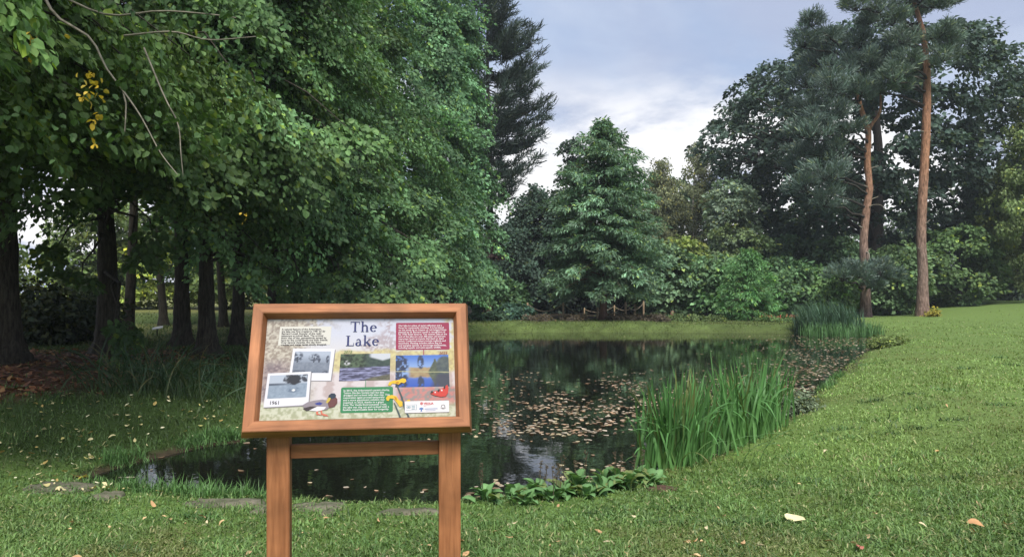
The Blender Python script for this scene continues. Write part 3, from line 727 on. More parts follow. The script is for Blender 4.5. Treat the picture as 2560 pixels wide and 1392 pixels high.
pine('shorter forked pine with bent orange trunk, left of the pair', 71, 47, 0, [(2164, 793, 0), (2163, 690, 0), (2159, 600, 0), (2167, 520, 0), (2173, 470, 0), (2168, 400, 0), (2171, 345, 0), (2168, 318, 0), (2152, 270, 0), (2140, 220, .3), (2128, 170, .5), (2120, 130, .6)],
     (.32, .27, .25, .23, .21, .20, .18, .15, .11, .07, .04),
     cl([(2028, 55, 32), (2010, 105, 42), (2066, 95, 38), (2040, 150, 48), (2098, 150, 45), (2010, 205, 40), (2080, 205, 52), (2140, 165, 45), (2150, 105, 40), (2215, 130, 40), (2025, 265, 42), (2075, 285, 45), (2110, 235, 42),
         (2005, 330, 38), (2042, 365, 48), (2000, 415, 42), (2062, 430, 52), (2015, 465, 45), (2092, 375, 45), (2115, 440, 42), (2140, 485, 30), (2060, 500, 42), (2110, 520, 36), (2155, 225, 36), (2205, 190, 38), (2130, 320, 30), (2045, 320, 40), (1995, 375, 35)])
     + [(2105, 690, 34, -2.2), (2150, 680, 36, -2.5), (2200, 675, 32, -2.3), (2235, 690, 22, -2), (2190, 715, 20, -2.2)],
     extra=[([(2169, 330, 0), (2182, 308, -.1), (2198, 285, -.2), (2202, 250, -.2), (2196, 215, 0)], .13)],
     dead=[([(2165, 630, -.2), (2172, 634, -.5), (2173, 650, -.7), (2170, 668, -.7), (2185, 672, -.8)], .055), ([(2168, 345, 0), (2130, 352, -.3), (2128, 375, -.3)], .03), ([(2165, 515, 0), (2200, 512, -.4), (2215, 530, -.5)], .03)])
pine('tall pine with long straight pinkish trunk, right of the pair', 72, 46.5, 0, [(2306, 795, 0), (2307, 690, 0), (2303, 600, 0), (2306, 510, 0), (2312, 400, 0), (2316, 300, 0), (2318, 200, 0), (2312, 120, 0), (2306, 75, 0), (2290, 20, .2), (2270, -60, .4), (2262, -120, .5)],
     (.36, .31, .29, .27, .25, .23, .2, .17, .13, .09, .05),
     cl([(2140, 12, 38), (2195, 18, 46), (2255, 10, 46), (2170, 50, 26), (2228, 52, 34), (2290, 30, 38), (2348, 8, 34), (2385, 0, 24), (2330, -30, 45), (2260, -50, 55), (2200, -40, 50), (2290, -110, 60), (2230, -110, 50), (2345, 80, 38), (2375, 105, 32), (2355, 140, 36), (2260, 95, 36), (2270, 150, 30),
         (2150, 215, 28), (2190, 200, 36), (2235, 190, 36), (2275, 178, 30), (2215, 225, 30), (2255, 215, 24), (2300, 165, 20), (2175, 160, 34)], 2.0) + [(2300, -5, 34, -1.0), (2295, -40, 40, -1)],
     extra=[([(2316, 300, 0), (2322, 250, .1), (2318, 190, .1), (2312, 100, .15)], .13)], dead=[([(2316, 205, 0), (2280, 190, -.4), (2250, 196, -.6)], .035), ([(2313, 120, 0), (2270, 105, -.5), (2235, 112, -.6)], .035)], col=(.060, .090, .070))

# shrubs of the far bank, right half
for k, (px, Y, top, rp, bot, col, cv, nm) in enumerate((
        (1655, 46, 612, 75, 0, (.075, .125, .075), (.04, .05, 0), 'rounded mid green shrub right behind the feathery cone'),
        (1700, 52, 598, 60, 0, (.115, .155, .045), (.06, .05, 0), 'yellow green shrub top behind the rounded shrub'),
        (1765, 46, 640, 80, 0, (.075, .14, .07), (.04, .05, 0), 'leafy mid green shrub left of the small bright cone'),
        (1845, 54, 565, 85, 0, (.11, .155, .075), (.04, .04, 0), 'tall pale green shrub behind the small bright cone'),
        (1825, 56, 455, 60, 3, (.10, .14, .10), (.03, .03, .01), 'silvery pale tree under the big dark crown'),
        (1955, 48, 650, 80, 0, (.055, .105, .05), (.03, .04, 0), 'dark green shrub behind the far reeds'),
        (2055, 48, 675, 75, 0, (.075, .14, .055), (.05, .05, 0), 'fresh green shrub just left of the forked pine'),
        (2245, 50, 610, 75, 0, (.075, .125, .06), (.03, .04, 0), 'loose green shrub between the two pine trunks'),
        (2400, 52, 600, 90, 0, (.070, .12, .052), (.03, .04, 0), 'open branched green shrub right of the tall pine'),
        (2320, 55, 690, 60, 0, (.030, .055, .025), (.02, .02, 0), 'low dark shrub behind the tall pine foot'),
        (2465, 72, 640, 60, 0, (.050, .085, .035), (.03, .03, 0), 'distant shrub at the end of the lawn path'),
        (2105, 52, 600, 85, 0, (.055, .095, .05), (.02, .03, 0), 'deep green shrub beneath the dark dome'),
        (1985, 54, 590, 80, 0, (.05, .088, .05), (.02, .03, 0), 'dim shrub under the left side of the dark dome'),
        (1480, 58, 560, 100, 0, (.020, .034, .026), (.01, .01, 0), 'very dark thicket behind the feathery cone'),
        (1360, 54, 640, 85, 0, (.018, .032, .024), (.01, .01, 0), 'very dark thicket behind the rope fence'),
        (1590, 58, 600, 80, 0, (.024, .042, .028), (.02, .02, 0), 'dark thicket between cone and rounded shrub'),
        (1390, 50, 690, 70, 0, (.016, .027, .020), (.005, .006, 0), 'low black green undergrowth behind the left ropes'),  # these three: leaves near black, the shade behind the fence put into their colour
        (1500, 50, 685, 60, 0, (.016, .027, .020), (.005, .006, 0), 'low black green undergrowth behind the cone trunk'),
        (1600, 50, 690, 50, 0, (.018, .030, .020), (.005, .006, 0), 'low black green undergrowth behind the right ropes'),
        (1255, 44, 715, 45, 0, (.040, .080, .040), (.02, .03, 0), 'small leafy shrub at the foot of the last lime'),
        (2540, 60, 590, 50, 0, (.03, .05, .03), (.02, .02, 0), 'dark shrub at the far right edge'))):
    H = zt(top, Y); R = rp / F * Y
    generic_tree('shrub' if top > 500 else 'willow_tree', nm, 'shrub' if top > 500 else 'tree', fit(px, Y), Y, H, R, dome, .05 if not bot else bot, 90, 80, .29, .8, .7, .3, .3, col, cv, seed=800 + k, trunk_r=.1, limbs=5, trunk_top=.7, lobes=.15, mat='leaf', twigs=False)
# right edge tree with hanging sprays
generic_tree('weeping_tree', 'tall mixed green tree with hanging sprays cut by the right picture edge', 'tree', fit(2600, 50), 50, zt(270, 50), 3.4, egg, .6, 190, 170, .22, .5, .45, .75, 1.1, (.085, .12, .048), (.05, .045, .0), seed=90, trunk_r=.25, nup=.3, axis_down=.8, inner=.5)
generic_tree('weeping_tree', 'darker tree standing behind the one at the right picture edge', 'tree', fit(2500, 64), 64, zt(420, 64), 3.4, egg, .6, 110, 160, .26, .9, .8, .5, .7, (.040, .070, .035), (.02, .03, 0), seed=91, trunk_r=.2)
# the wood that closes the view
for k, (px, Y, top, rp, nm) in enumerate(((1150, 80, 600, 90, 'far woodland tree behind the avenue end'), (1400, 84, 600, 110, 'far woodland tree behind the thickets'), (1600, 80, 440, 110, 'far woodland tree right behind the feathery cone'),
        (1690, 86, 455, 120, 'far woodland tree behind the birches'), (1800, 84, 420, 120, 'far woodland tree behind the silvery tree'), (2010, 86, 520, 130, 'far woodland tree under the dark dome, left'), (2170, 88, 540, 130, 'far woodland tree behind the forked pine'),
        (2330, 88, 530, 120, 'far woodland tree behind the tall pine'), (2440, 96, 560, 90, 'far woodland tree closing the lawn path'), (2560, 90, 430, 120, 'far woodland tree at the right edge'), (2720, 80, 400, 140, 'far woodland tree beyond the right edge'))):
    H = zt(top, Y); generic_tree('woodland_tree', nm, 'tree', fit(px, Y), Y, H, rp / F * Y, dome, .2, 70, 80, .48, 1.7, 1.5, .6, .25, (.034, .058, .034), (.02, .025, .003), seed=900 + k, trunk_r=.25, limbs=5, twigs=False, group='wood closing the view')

# ---------------------------------------------------------------- information sign
def wood(name, axis):
    m, n, l, p = nodes_of(name)
    t = n.new('ShaderNodeTexCoord'); mp = n.new('ShaderNodeMapping'); s = [26, 26, 26]; s[axis] = 1.6; mp.inputs['Scale'].default_value = s
    l.new(t.outputs['Object'], mp.inputs[0])
    a_ = n.new('ShaderNodeTexNoise'); a_.inputs['Scale'].default_value = 2.2; a_.inputs['Detail'].default_value = 7; a_.inputs['Roughness'].default_value = .6; a_.inputs['Distortion'].default_value = .6; l.new(mp.outputs[0], a_.inputs['Vector'])
    c_ = n.new('ShaderNodeTexNoise'); c_.inputs['Scale'].default_value = 5; c_.inputs['Detail'].default_value = 3; l.new(t.outputs['Object'], c_.inputs['Vector'])
    r = n.new('ShaderNodeValToRGB'); e_ = r.color_ramp.elements; e_[0].position, e_[1].position = .3, .72
    e_[0].color, e_[1].color = (.19, .070, .028, 1), (.36, .150, .065, 1)
    l.new(a_.outputs[0], r.inputs[0])
    mr = n.new('ShaderNodeMapRange'); mr.inputs[1].default_value, mr.inputs[2].default_value, mr.inputs[3].default_value, mr.inputs[4].default_value = .3, .7, .66, 1.18; l.new(c_.outputs[0], mr.inputs[0])
    vm = n.new('ShaderNodeVectorMath'); vm.operation = 'SCALE'; l.new(r.outputs[0], vm.inputs[0]); l.new(mr.outputs[0], vm.inputs['Scale'])
    l.new(vm.outputs[0], p.inputs['Base Color']); p.inputs['Roughness'].default_value = .6; p.inputs['Specular IOR Level'].default_value = .25
    b = n.new('ShaderNodeBump'); b.inputs['Strength'].default_value = .12; b.inputs['Distance'].default_value = .004; l.new(a_.outputs[0], b.inputs['Height']); l.new(b.outputs[0], p.inputs['Normal'])
    return m
WX, WY, WZ = wood('oiled_wood_across', 0), wood('oiled_wood_up', 1), wood('oiled_wood_post', 2)
def flat(name, c, rough=.6):
    m, n, l, p = nodes_of(name); p.inputs['Specular IOR Level'].default_value = .2; p.inputs['Base Color'].default_value = (*c, 1); p.inputs['Roughness'].default_value = rough
    no = n.new('ShaderNodeTexNoise'); no.inputs['Scale'].default_value = 60; mr = n.new('ShaderNodeMapRange'); mr.inputs[3].default_value, mr.inputs[4].default_value = .94, 1.05
    l.new(no.outputs[0], mr.inputs[0]); vm = n.new('ShaderNodeVectorMath'); vm.operation = 'SCALE'; vm.inputs[0].default_value = c; l.new(mr.outputs[0], vm.inputs['Scale']); l.new(vm.outputs[0], p.inputs['Base Color'])
    return m
PRINT = col_mat('printed_panel', .6, .2)

yaw = math.radians(7.9); slope = math.radians(66)
bc = at(895.5, 1071.5, 3.10)
root = tag(empty('information_sign', (bc[0], bc[1], gz(bc[0], bc[1])), yaw), 'wooden framed information board about the lake on two posts in the foreground', 'sign')
g0 = root.location.z
FW, FL, FB, TH, OUT, INS = .935, .57, .042, .045, .013, .014
PM = Matrix.Translation((0, 0, bc[2] - g0)) @ Matrix.Rotation(slope, 4, 'X') @ Matrix.Translation((0, 0, -TH))
def on_panel(o): o.matrix_local = PM; return o
x0, x1, y0, y1 = -FW / 2, FW / 2, 0, FL
def rail(which, mat):
    # profile: outer back, outer front, inner front, inner back; (inset from the front outer edge, height)
    prof = ((-OUT, -.016), (-OUT, -.006), (0.0, TH), (FB, TH), (FB + INS, -.002), (FB + INS, -.016))
    V = []
    for end in (0, 1):
        for off, z in prof:
            if which == 'b': V.append((x0 + off if end == 0 else x1 - off, y0 + off, z))
            elif which == 't': V.append((x0 + off if end == 0 else x1 - off, y1 - off, z))
            elif which == 'l': V.append((x0 + off, y0 + off if end == 0 else y1 - off, z))
            else: V.append((x1 - off, y0 + off if end == 0 else y1 - off, z))
    k = len(prof); Q = [(i, (i + 1) % k, k + (i + 1) % k, k + i) for i in range(k)]
    me = bpy.data.meshes.new('frame_rail'); me.from_pydata(V, [], Q + [tuple(range(k)), tuple(range(2 * k - 1, k - 1, -1))]); me.materials.append(mat)
    import bmesh
    bm = bmesh.new(); bm.from_mesh(me); bmesh.ops.recalc_face_normals(bm, faces=bm.faces)
    bmesh.ops.bevel(bm, geom=[e for e in bm.edges if e.calc_length() > .2], offset=.0022, segments=2, affect='EDGES'); bm.to_mesh(me); bm.free()
    return on_panel(link('frame_rail', me, root))
for w_, m_ in (('b', WX), ('t', WX), ('l', WY), ('r', WY)): rail(w_, m_)
# printed panel, seen inside the frame
ax0, ax1, ay0, ay1 = x0 + FB + INS, x1 - FB - INS, y0 + FB + INS, y1 - FB - INS
PW, PH = ax1 - ax0, ay1 - ay0
def U(u): return ax0 + PW * u
def Vv(v): return ay1 - PH * v
L3 = lambda r, g, b: np.array([((c / 255) / 12.92 if c / 255 <= .04045 else ((c / 255 + .055) / 1.055) ** 2.4) for c in (r, g, b)])
def grid_print(name, fn, nu, nv, quad, z, parent):
    """flat print: a fine grid whose colours come from fn(u, v); quad = corners TL, TR, BR, BL in panel (u, v)"""
    u, v = np.meshgrid(np.linspace(0, 1, nu), np.linspace(0, 1, nv)); u, v = u.ravel(), v.ravel()
    q = np.array([(U(a_), Vv(b_)) for a_, b_ in quad])
    P = (q[0] * (1 - u)[:, None] + q[1] * u[:, None]) * (1 - v)[:, None] + (q[3] * (1 - u)[:, None] + q[2] * u[:, None]) * v[:, None]
    i = (np.arange(nv - 1)[:, None] * nu + np.arange(nu - 1)[None]).ravel()
    me = npmesh(name, np.column_stack((P, np.full(len(P), z))), [np.stack((i + nu, i + nu + 1, i + 1, i), -1)], PRINT, fn(u, v) * .47)
    o = link(name, me, parent); 
    if parent is root: on_panel(o)
    return o
def mix(a_, b_, f): return a_ * (1 - f)[:, None] + b_ * f[:, None]
def bgfn(u, v):
    n_ = lambda f, s, o=4: fbm(u * f * 1.7, v * f, s, o)
    c = np.tile(L3(214, 217, 236), (len(u), 1))
    c = mix(c, np.tile(L3(226, 222, 226), (len(u), 1)), ss(v, .1, .4))
    # pale winter wood on the left, tree and bushes at the middle, edge on the right
    sp = n_(60, 1, 3)
    tanw = mix(np.tile(L3(150, 134, 118), (len(u), 1)), np.tile(L3(214, 206, 190), (len(u), 1)), ss(sp, .3, .7))
    left = ss(u + .12 * (n_(9, 2) - .5) * 3, .33, .10) * ss(v, 1.0, .7)
    left = np.maximum(left * ss(v, -.1, .05), ss(u, .45, .22) * ss(n_(26, 4), .52, .62) * ss(v, .25, .02))
    c = mix(c, tanw, np.clip(left, 0, 1) * .9)
    purp = mix(np.tile(L3(120, 104, 118), (len(u), 1)), np.tile(L3(176, 158, 160), (len(u), 1)), ss(n_(44, 7, 3), .3, .7))
    c = mix(c, purp, ss(u, .24, .06) * ss(v, .36, .5) * ss(v, .86, .76) * .85)
    tree = ss(np.abs(u - .645 + .02 * np.sin(v * 40)), .10 * np.clip(v + .15, 0, .4) / .4 + .02, .0) * ss(n_(50, 11, 3), .40, .58) * ss(v, .34, .28)
    tree = np.maximum(tree, ss(((u - .60) / .11) ** 2 + ((v - .27) / .12) ** 2, 1.1, .5) * ss(n_(50, 12, 3), .42, .6))
    c = mix(c, np.tile(L3(176, 158, 166), (len(u), 1)), np.clip(tree, 0, 1) * .8)
    hed = mix(np.tile(L3(196, 178, 130), (len(u), 1)), np.tile(L3(222, 210, 150), (len(u), 1)), ss(n_(40, 15, 3), .35, .65))
    hedge = ss(u, .33, .36) * ss(v + .06 * (n_(16, 16) - .5), .31, .35) * ss(v, .60, .52)
    c = mix(c, hed, hedge * .9)
    c = mix(c, hed, ss(u, .93, .985) * ss(n_(30, 17, 3), .3, .6) * .9)
    lake = ss(v, .52, .58) * ss(u, .22, .32)
    c = mix(c, mix(np.tile(L3(226, 214, 218), (len(u), 1)), np.tile(L3(196, 176, 176), (len(u), 1)), ss(n_(30, 19, 3) + .25 * np.sin(u * 60), .45, .8)), lake * .9)
    pink = ss(u, .66, .72) * ss(v, .68, .73)
    c = mix(c, mix(np.tile(L3(206, 130, 124), (len(u), 1)), np.tile(L3(150, 138, 136), (len(u), 1)), ss(n_(46, 23, 3), .4, .6)), pink * .9)
    gr = ss(v + .03 * (n_(20, 25) - .5), .82, .88) * (1 - .6 * pink * ss(v, .93, .85))
    c = mix(c, mix(np.tile(L3(178, 182, 150), (len(u), 1)), np.tile(L3(216, 218, 196), (len(u), 1)), ss(n_(44, 27, 3), .35, .65)), np.clip(gr, 0, 1))
    return c
Vb, Qb, Tb = box(ax0 - .008, ax1 + .008, ay0 - .008, ay1 + .008, -.012, -.001)
pb = on_panel(link('panel', npmesh('panel', Vb, [Qb], flat('panel_edge', (.5, .5, .5))), root))
grid_print('background_print', bgfn, 190, 124, ((0, 0), (1, 0), (1, 1), (0, 1)), .0004, pb)

def poly(name, uv, z, mat, parent=None, depth=0.0):
    me = bpy.data.meshes.new(name); n_ = len(uv)
    V = [(U(a_), Vv(b_), z) for a_, b_ in uv]
    if sum(V[i][0] * V[(i + 1) % n_][1] - V[(i + 1) % n_][0] * V[i][1] for i in range(n_)) < 0: V = V[::-1]
    me.from_pydata(V, [], [list(range(n_))]); me.materials.append(mat)
    return link(name, me, parent or pb)
def rrect(u0, u1, v0, v1, r=.012, n_=5):
    o = []
    for (cu, cv, a0) in ((u1 - r, v0 + r * 1.75, -90), (u1 - r, v1 - r * 1.75, 0), (u0 + r, v1 - r * 1.75, 90), (u0 + r, v0 + r * 1.75, 180)):
        for k in range(n_ + 1):
            t = math.radians(a0 + 90 * k / n_); o.append((cu + r * math.cos(t), cv + r * 1.75 * math.sin(t)))
    return o
def text(name, s, u, v, size, mat, z, space=1.0, rot=0.0, width=None, bold=0.0, line=1.0, shear=0.0):
    c = bpy.data.curves.new(name, 'FONT'); c.body = s; c.size = size; c.resolution_u = 2; c.space_line = line; c.space_character = space; c.offset = bold; c.shear = shear
    c.materials.append(mat)
    tmp = bpy.data.objects.new(name, c); COL.objects.link(tmp)
    bpy.context.view_layer.update()
    me = bpy.data.meshes.new_from_object(tmp.evaluated_get(bpy.context.evaluated_depsgraph_get()))
    w_ = max(v_.co.x for v_ in me.vertices)
    bpy.data.objects.remove(tmp); bpy.data.curves.remove(c)
    if not me.materials: me.materials.append(mat)
    k = (width * PW / w_) if width else 1.0
    return link(name, me, pb, (U(u), Vv(v), z), (0, 0, rot), (k, 1, 1))
INK = {k: flat('ink_' + k, tuple(c * .5), .6) for k, c in dict(navy=L3(40, 52, 112), dark=L3(58, 54, 62), cream=L3(226, 223, 216), crimson=L3(160, 52, 88), green=L3(52, 136, 88), white=L3(240, 236, 240), paper=L3(226, 226, 234), card=L3(236, 234, 244),
        yellow=L3(240, 196, 52), gold=L3(200, 140, 30), stem=L3(70, 88, 92), red=L3(214, 70, 62), veol=L3(206, 44, 52), teal=L3(86, 150, 168), blue=L3(96, 130, 190), black=L3(40, 40, 44), olive=L3(110, 140, 80), rust=L3(150, 70, 70),
        shadow=L3(150, 146, 150), duckb=L3(150, 140, 150), duckd=L3(66, 56, 62), duckh=L3(40, 56, 76), wing=L3(60, 70, 150), beak=L3(206, 180, 80), chest=L3(110, 66, 66), foot=L3(220, 120, 96)).items()}
# text cards
poly('text_card', ((.068, .078), (.339, .078), (.335, .268), (.064, .270)), .0012, INK['cream'])
text('card_text', "A natural feature of the Arboretum,\nthe lake was first created in 1981 by Sir\nBernard Lovell, founder of the radio\ntelescope at Jodrell Bank. The original\nlining was of clay, painstakingly spread by\nhand by the Lovell family and their friends.\nOver several decades, the clay lining\ncracked and water levels slowly dropped.", .078, .115, .0112, INK['dark'], .0018, width=.245, bold=.00035, line=.92)
poly('text_card', rrect(.685, .977, .045, .330, .006), .0012, INK['crimson'])
text('card_text', "Our lake is a place of quiet reflection and a\nfocus for community activities. It is bordered\non the south by an avenue of red-twigged limes\nplanted by Sir Bernard Lovell in recognition of\nhis 1946 Reith lectures. The veteran oaks at the\nend of the lake are over 300 years old and are\nimportant hosts to insects that feed on dead\nwood. Confirmed visitors include mallards and\nmoorhens. Planting includes yellow flag iris\nand marginal species to encourage biodiversity,\nincluding aquatic and semi-aquatic wildlife.", .699, .083, .0112, INK['white'], .0018, width=.265, bold=.00022, line=.95)
poly('text_card', rrect(.402, .672, .698, .946, .010), .0012, INK['green'])
text('card_text', "In 2015, the Arboretum's parent charity,\nTatton Garden Society had the lake\ndredged and re-lined with blue clay. This\nrestoration again proved temporary\nand a more permanent solution was\nrequired. In 2023, thanks to a grant\nfrom The Veolia Environmental Trust,\nthe lake was dug out and re-lined with a\nflexible, impermeable liner for longevity.", .415, .738, .0112, INK['white'], .0018, width=.24, bold=.00022, line=.95)
# connecting lines
poly('line_print', ((.238, .27), (.242, .27), (.240, .31), (.236, .31)), .0010, INK['paper'])
poly('line_print', ((.527, .63), (.530, .63), (.530, .70), (.527, .70)), .0010, INK['green'])
poly('line_print', ((.833, .33), (.837, .33), (.837, .39), (.833, .39)), .0010, INK['crimson'])

# headline in serif capitals and small letters, drawn as strokes
def stroke(pts, ws):
    P = np.array(pts, float); T = norm(np.gradient(P, axis=0)); N_ = np.stack((-T[:, 1], T[:, 0]), -1); w_ = np.asarray(ws, float)[:, None] / 2
    n_ = len(P); V = np.vstack((P + N_ * w_, P - N_ * w_)); Q = [(i, i + 1, n_ + i + 1, n_ + i) for i in range(n_ - 1)]
    return V, np.array(Q)
def arc(cx_, cy_, rx, ry, a0, a1, n_=16):
    t = np.radians(np.linspace(a0, a1, n_)); return [(cx_ + rx * math.cos(k), cy_ + ry * math.sin(k)) for k in t]
def bar(xa, ya, xb, yb, w_): return stroke(((xa, ya), (xb, yb)), (w_, w_))
S_, t_ = .18, .065         # stem and hairline, cap height 1, x-height .66
def ring_w(n_, a0, a1):   # thick on the sides, thin at top and bottom
    t = np.radians(np.linspace(a0, a1, n_)); return t_ + (S_ - t_) * np.abs(np.cos(t)) ** 1.3
GL = {
 'T': (.86, [bar(.43, 0, .43, 1, S_), bar(.02, .975, .84, .975, t_), bar(.25, .022, .61, .022, .045), bar(.035, 1, .035, .76, .05), bar(.825, 1, .825, .76, .05)]),
 'L': (.78, [bar(.20, 0, .20, 1, S_), bar(.02, .978, .38, .978, .045), bar(.02, .022, .72, .022, t_), bar(.71, 0, .71, .28, .05)]),
 'h': (.74, [bar(.15, 0, .15, 1.05, S_ * .9), bar(.0, 1.03, .16, 1.03, .045), bar(.0, .022, .30, .022, .045), stroke([(.18, .50)] + arc(.37, .45, .19, .20, 140, 20, 10) + [(.565, .40), (.57, 0)], [t_] + [.06 + .08 * k / 9 for k in range(10)] + [S_ * .9, S_ * .9]), bar(.42, .022, .72, .022, .045)]),
 'e': (.62, [stroke(arc(.31, .33, .235, .30, 5, 320, 26), ring_w(26, 5, 320)), bar(.10, .37, .54, .37, .05)]),
 'a': (.64, [stroke([(.10, .50)] + arc(.27, .45, .16, .19, 160, 10, 10) + [(.44, .35), (.44, .10), (.52, .03), (.60, .05)], [.10] + [.07 + .06 * k / 9 for k in range(10)] + [S_ * .9, S_ * .9, .09, .05]), stroke(arc(.25, .18, .165, .165, 60, 330, 18), ring_w(18, 60, 330))]),
 'k': (.72, [bar(.15, 0, .15, 1.05, S_ * .9), bar(.0, 1.03, .16, 1.03, .045), bar(.0, .022, .30, .022, .045), bar(.20, .28, .58, .63, .055), bar(.46, .635, .70, .635, .045), stroke(((.30, .38), (.50, .14), (.62, .0)), (S_ * .85, S_ * .85, S_ * .85)), bar(.48, .022, .74, .022, .045)]),
}
def headline(word, u, v, h, track, z=.0018):
    x = 0; parts = []
    for k, ch in enumerate(word):
        adv, strokes = GL[ch]
        for j, (V, Q) in enumerate(strokes):
            parts.append((np.column_stack((V[:, 0] + x, V[:, 1], np.full(len(V), j * 6e-4))), Q, np.zeros((0, 3), int)))
        x += adv + track
    V, Fs = join(parts); V[:, :2] *= h; V[:, 2] += z
    V[:, 0] += U(u); V[:, 1] += Vv(v)
    me = npmesh('headline_text', V, Fs, INK['navy'])
    return link('headline_text', me, pb)
headline('The', .440, .138, PH * .105, .10)
headline('Lake', .418, .283, PH * .105, .085)

# photographs on the panel
def cardq(q, z, m_='card'): return poly('photo_card', q, z, INK[m_])
poly('photo_shadow', ((.146, .315), (.366, .322), (.352, .638), (.132, .63)), .0008, INK['shadow'])
cardq(((.144, .303), (.362, .310), (.347, .630), (.130, .620)), .0012)
def bw1(u, v):
    n_ = fbm(u * 18, v * 12, 61, 4); c = mix(np.tile(L3(186, 196, 216), (len(u), 1)), np.tile(L3(150, 160, 180), (len(u), 1)), ss(v, .1, .5))
    c = mix(c, mix(np.tile(L3(110, 120, 140), (len(u), 1)), np.tile(L3(150, 158, 176), (len(u), 1)), n_), ss(v, .48, .54))
    for cu, cv, r1, r2 in ((.10, .25, .16, .26), (.55, .28, .17, .2), (.93, .36, .05, .2), (.70, .4, .04, .12)):
        c = mix(c, np.tile(L3(80, 88, 108), (len(u), 1)), ss(((u - cu) / r1) ** 2 + ((v - cv) / r2) ** 2, 1.1, .5) * ss(n_, .3, .55))
        c = mix(c, np.tile(L3(70, 76, 92), (len(u), 1)), ((np.abs(u - cu) < .014) & (v > cv) & (v < .52)).astype(float))
    return mix(c, np.tile(L3(64, 70, 88), (len(u), 1)), ss(v, .8, 1) * ss(n_, .45, .6))
grid_print('photograph', bw1, 56, 40, ((.155, .333), (.342, .337), (.334, .553), (.146, .545)), .0016, pb)
poly('photo_shadow', ((.028, .557), (.248, .545), (.244, .872), (.020, .885)), .0020, INK['shadow'])
cardq(((.024, .550), (.243, .537), (.239, .860), (.015, .877)), .0024)
def bw2(u, v):
    n_ = fbm(u * 16, v * 12, 71, 4); c = np.tile(L3(190, 200, 218), (len(u), 1))
    c = mix(c, mix(np.tile(L3(130, 146, 168), (len(u), 1)), np.tile(L3(170, 186, 206), (len(u), 1)), n_), ss(v, .36, .42))
    c = mix(c, np.tile(L3(74, 84, 104), (len(u), 1)), ss(np.abs(v - .40), .07, .02) * ss(u, 1.1, .0) * ss(n_, .2, .4))
    c = mix(c, np.tile(L3(44, 48, 60), (len(u), 1)), ss(((u - .62) / .24) ** 2 + ((v - .2) / .24) ** 2 + 1.5 * (n_ - .5), 1.1, .6))
    c = mix(c, np.tile(L3(60, 64, 78), (len(u), 1)), ss(((u - .95) / .12) ** 2 + ((v - .15) / .2) ** 2, 1.1, .6) * ss(n_, .3, .5))
    c = mix(c, np.tile(L3(110, 126, 150), (len(u), 1)), ss(((u - .65) / .2) ** 2 + ((v - .66) / .14) ** 2, 1.1, .4) * ss(n_, .3, .6))
    return mix(c, np.tile(L3(246, 248, 252), (len(u), 1)), ss(((u - .66) / .05) ** 2 + ((v - .68) / .05) ** 2, 1.1, .5))
grid_print('photograph', bw2, 56, 40, ((.036, .572), (.229, .562), (.225, .785), (.030, .795)), .0028, pb)
text('date_text', '1961', .042, .852, .022, INK['dark'], .0030, bold=.0003)
text('date_text', '2015', .408, .358, .018, INK['olive'], .0018, bold=.0002, shear=.25)
text('date_text', '2023', .918, .382, .018, INK['rust'], .0018, bold=.0002, shear=.25)
def ph15(u, v):
    n_ = fbm(u * 22, v * 14, 81, 4); s_ = fbm(u * 9, v * 40, 82, 3)
    c = mix(np.tile(L3(34, 48, 40), (len(u), 1)), np.tile(L3(88, 108, 84), (len(u), 1)), ss(n_, .3, .7))
    c = mix(c, np.tile(L3(56, 76, 78), (len(u), 1)), ss(u, .4, .6) * .7)
    sky_ = ss(v + .5 * np.abs(u - .85), .30, .22) * ss(u, .55, .64)
    c = mix(c, np.tile(L3(212, 216, 226), (len(u), 1)), sky_)
    c = mix(c, np.tile(L3(206, 206, 214), (len(u), 1)), ss(((u - .14) / .07) ** 2 + ((v - .33) / .1) ** 2, 1.1, .4) * ss(n_, .45, .55))
    wat = ss(v + .05 * u, .50, .55)
    c = mix(c, mix(np.tile(L3(66, 66, 96), (len(u), 1)), np.tile(L3(156, 158, 200), (len(u), 1)), ss(s_, .35, .7)), wat)
    return mix(c, mix(np.tile(L3(60, 60, 60), (len(u), 1)), np.tile(L3(128, 126, 104), (len(u), 1)), n_), ss(v + .35 * (u - .6), .86, .95) * ss(u, .45, .6))
grid_print('photograph', ph15, 80, 56, ((.393, .365), (.656, .363), (.655, .633), (.389, .636)), .0014, pb)
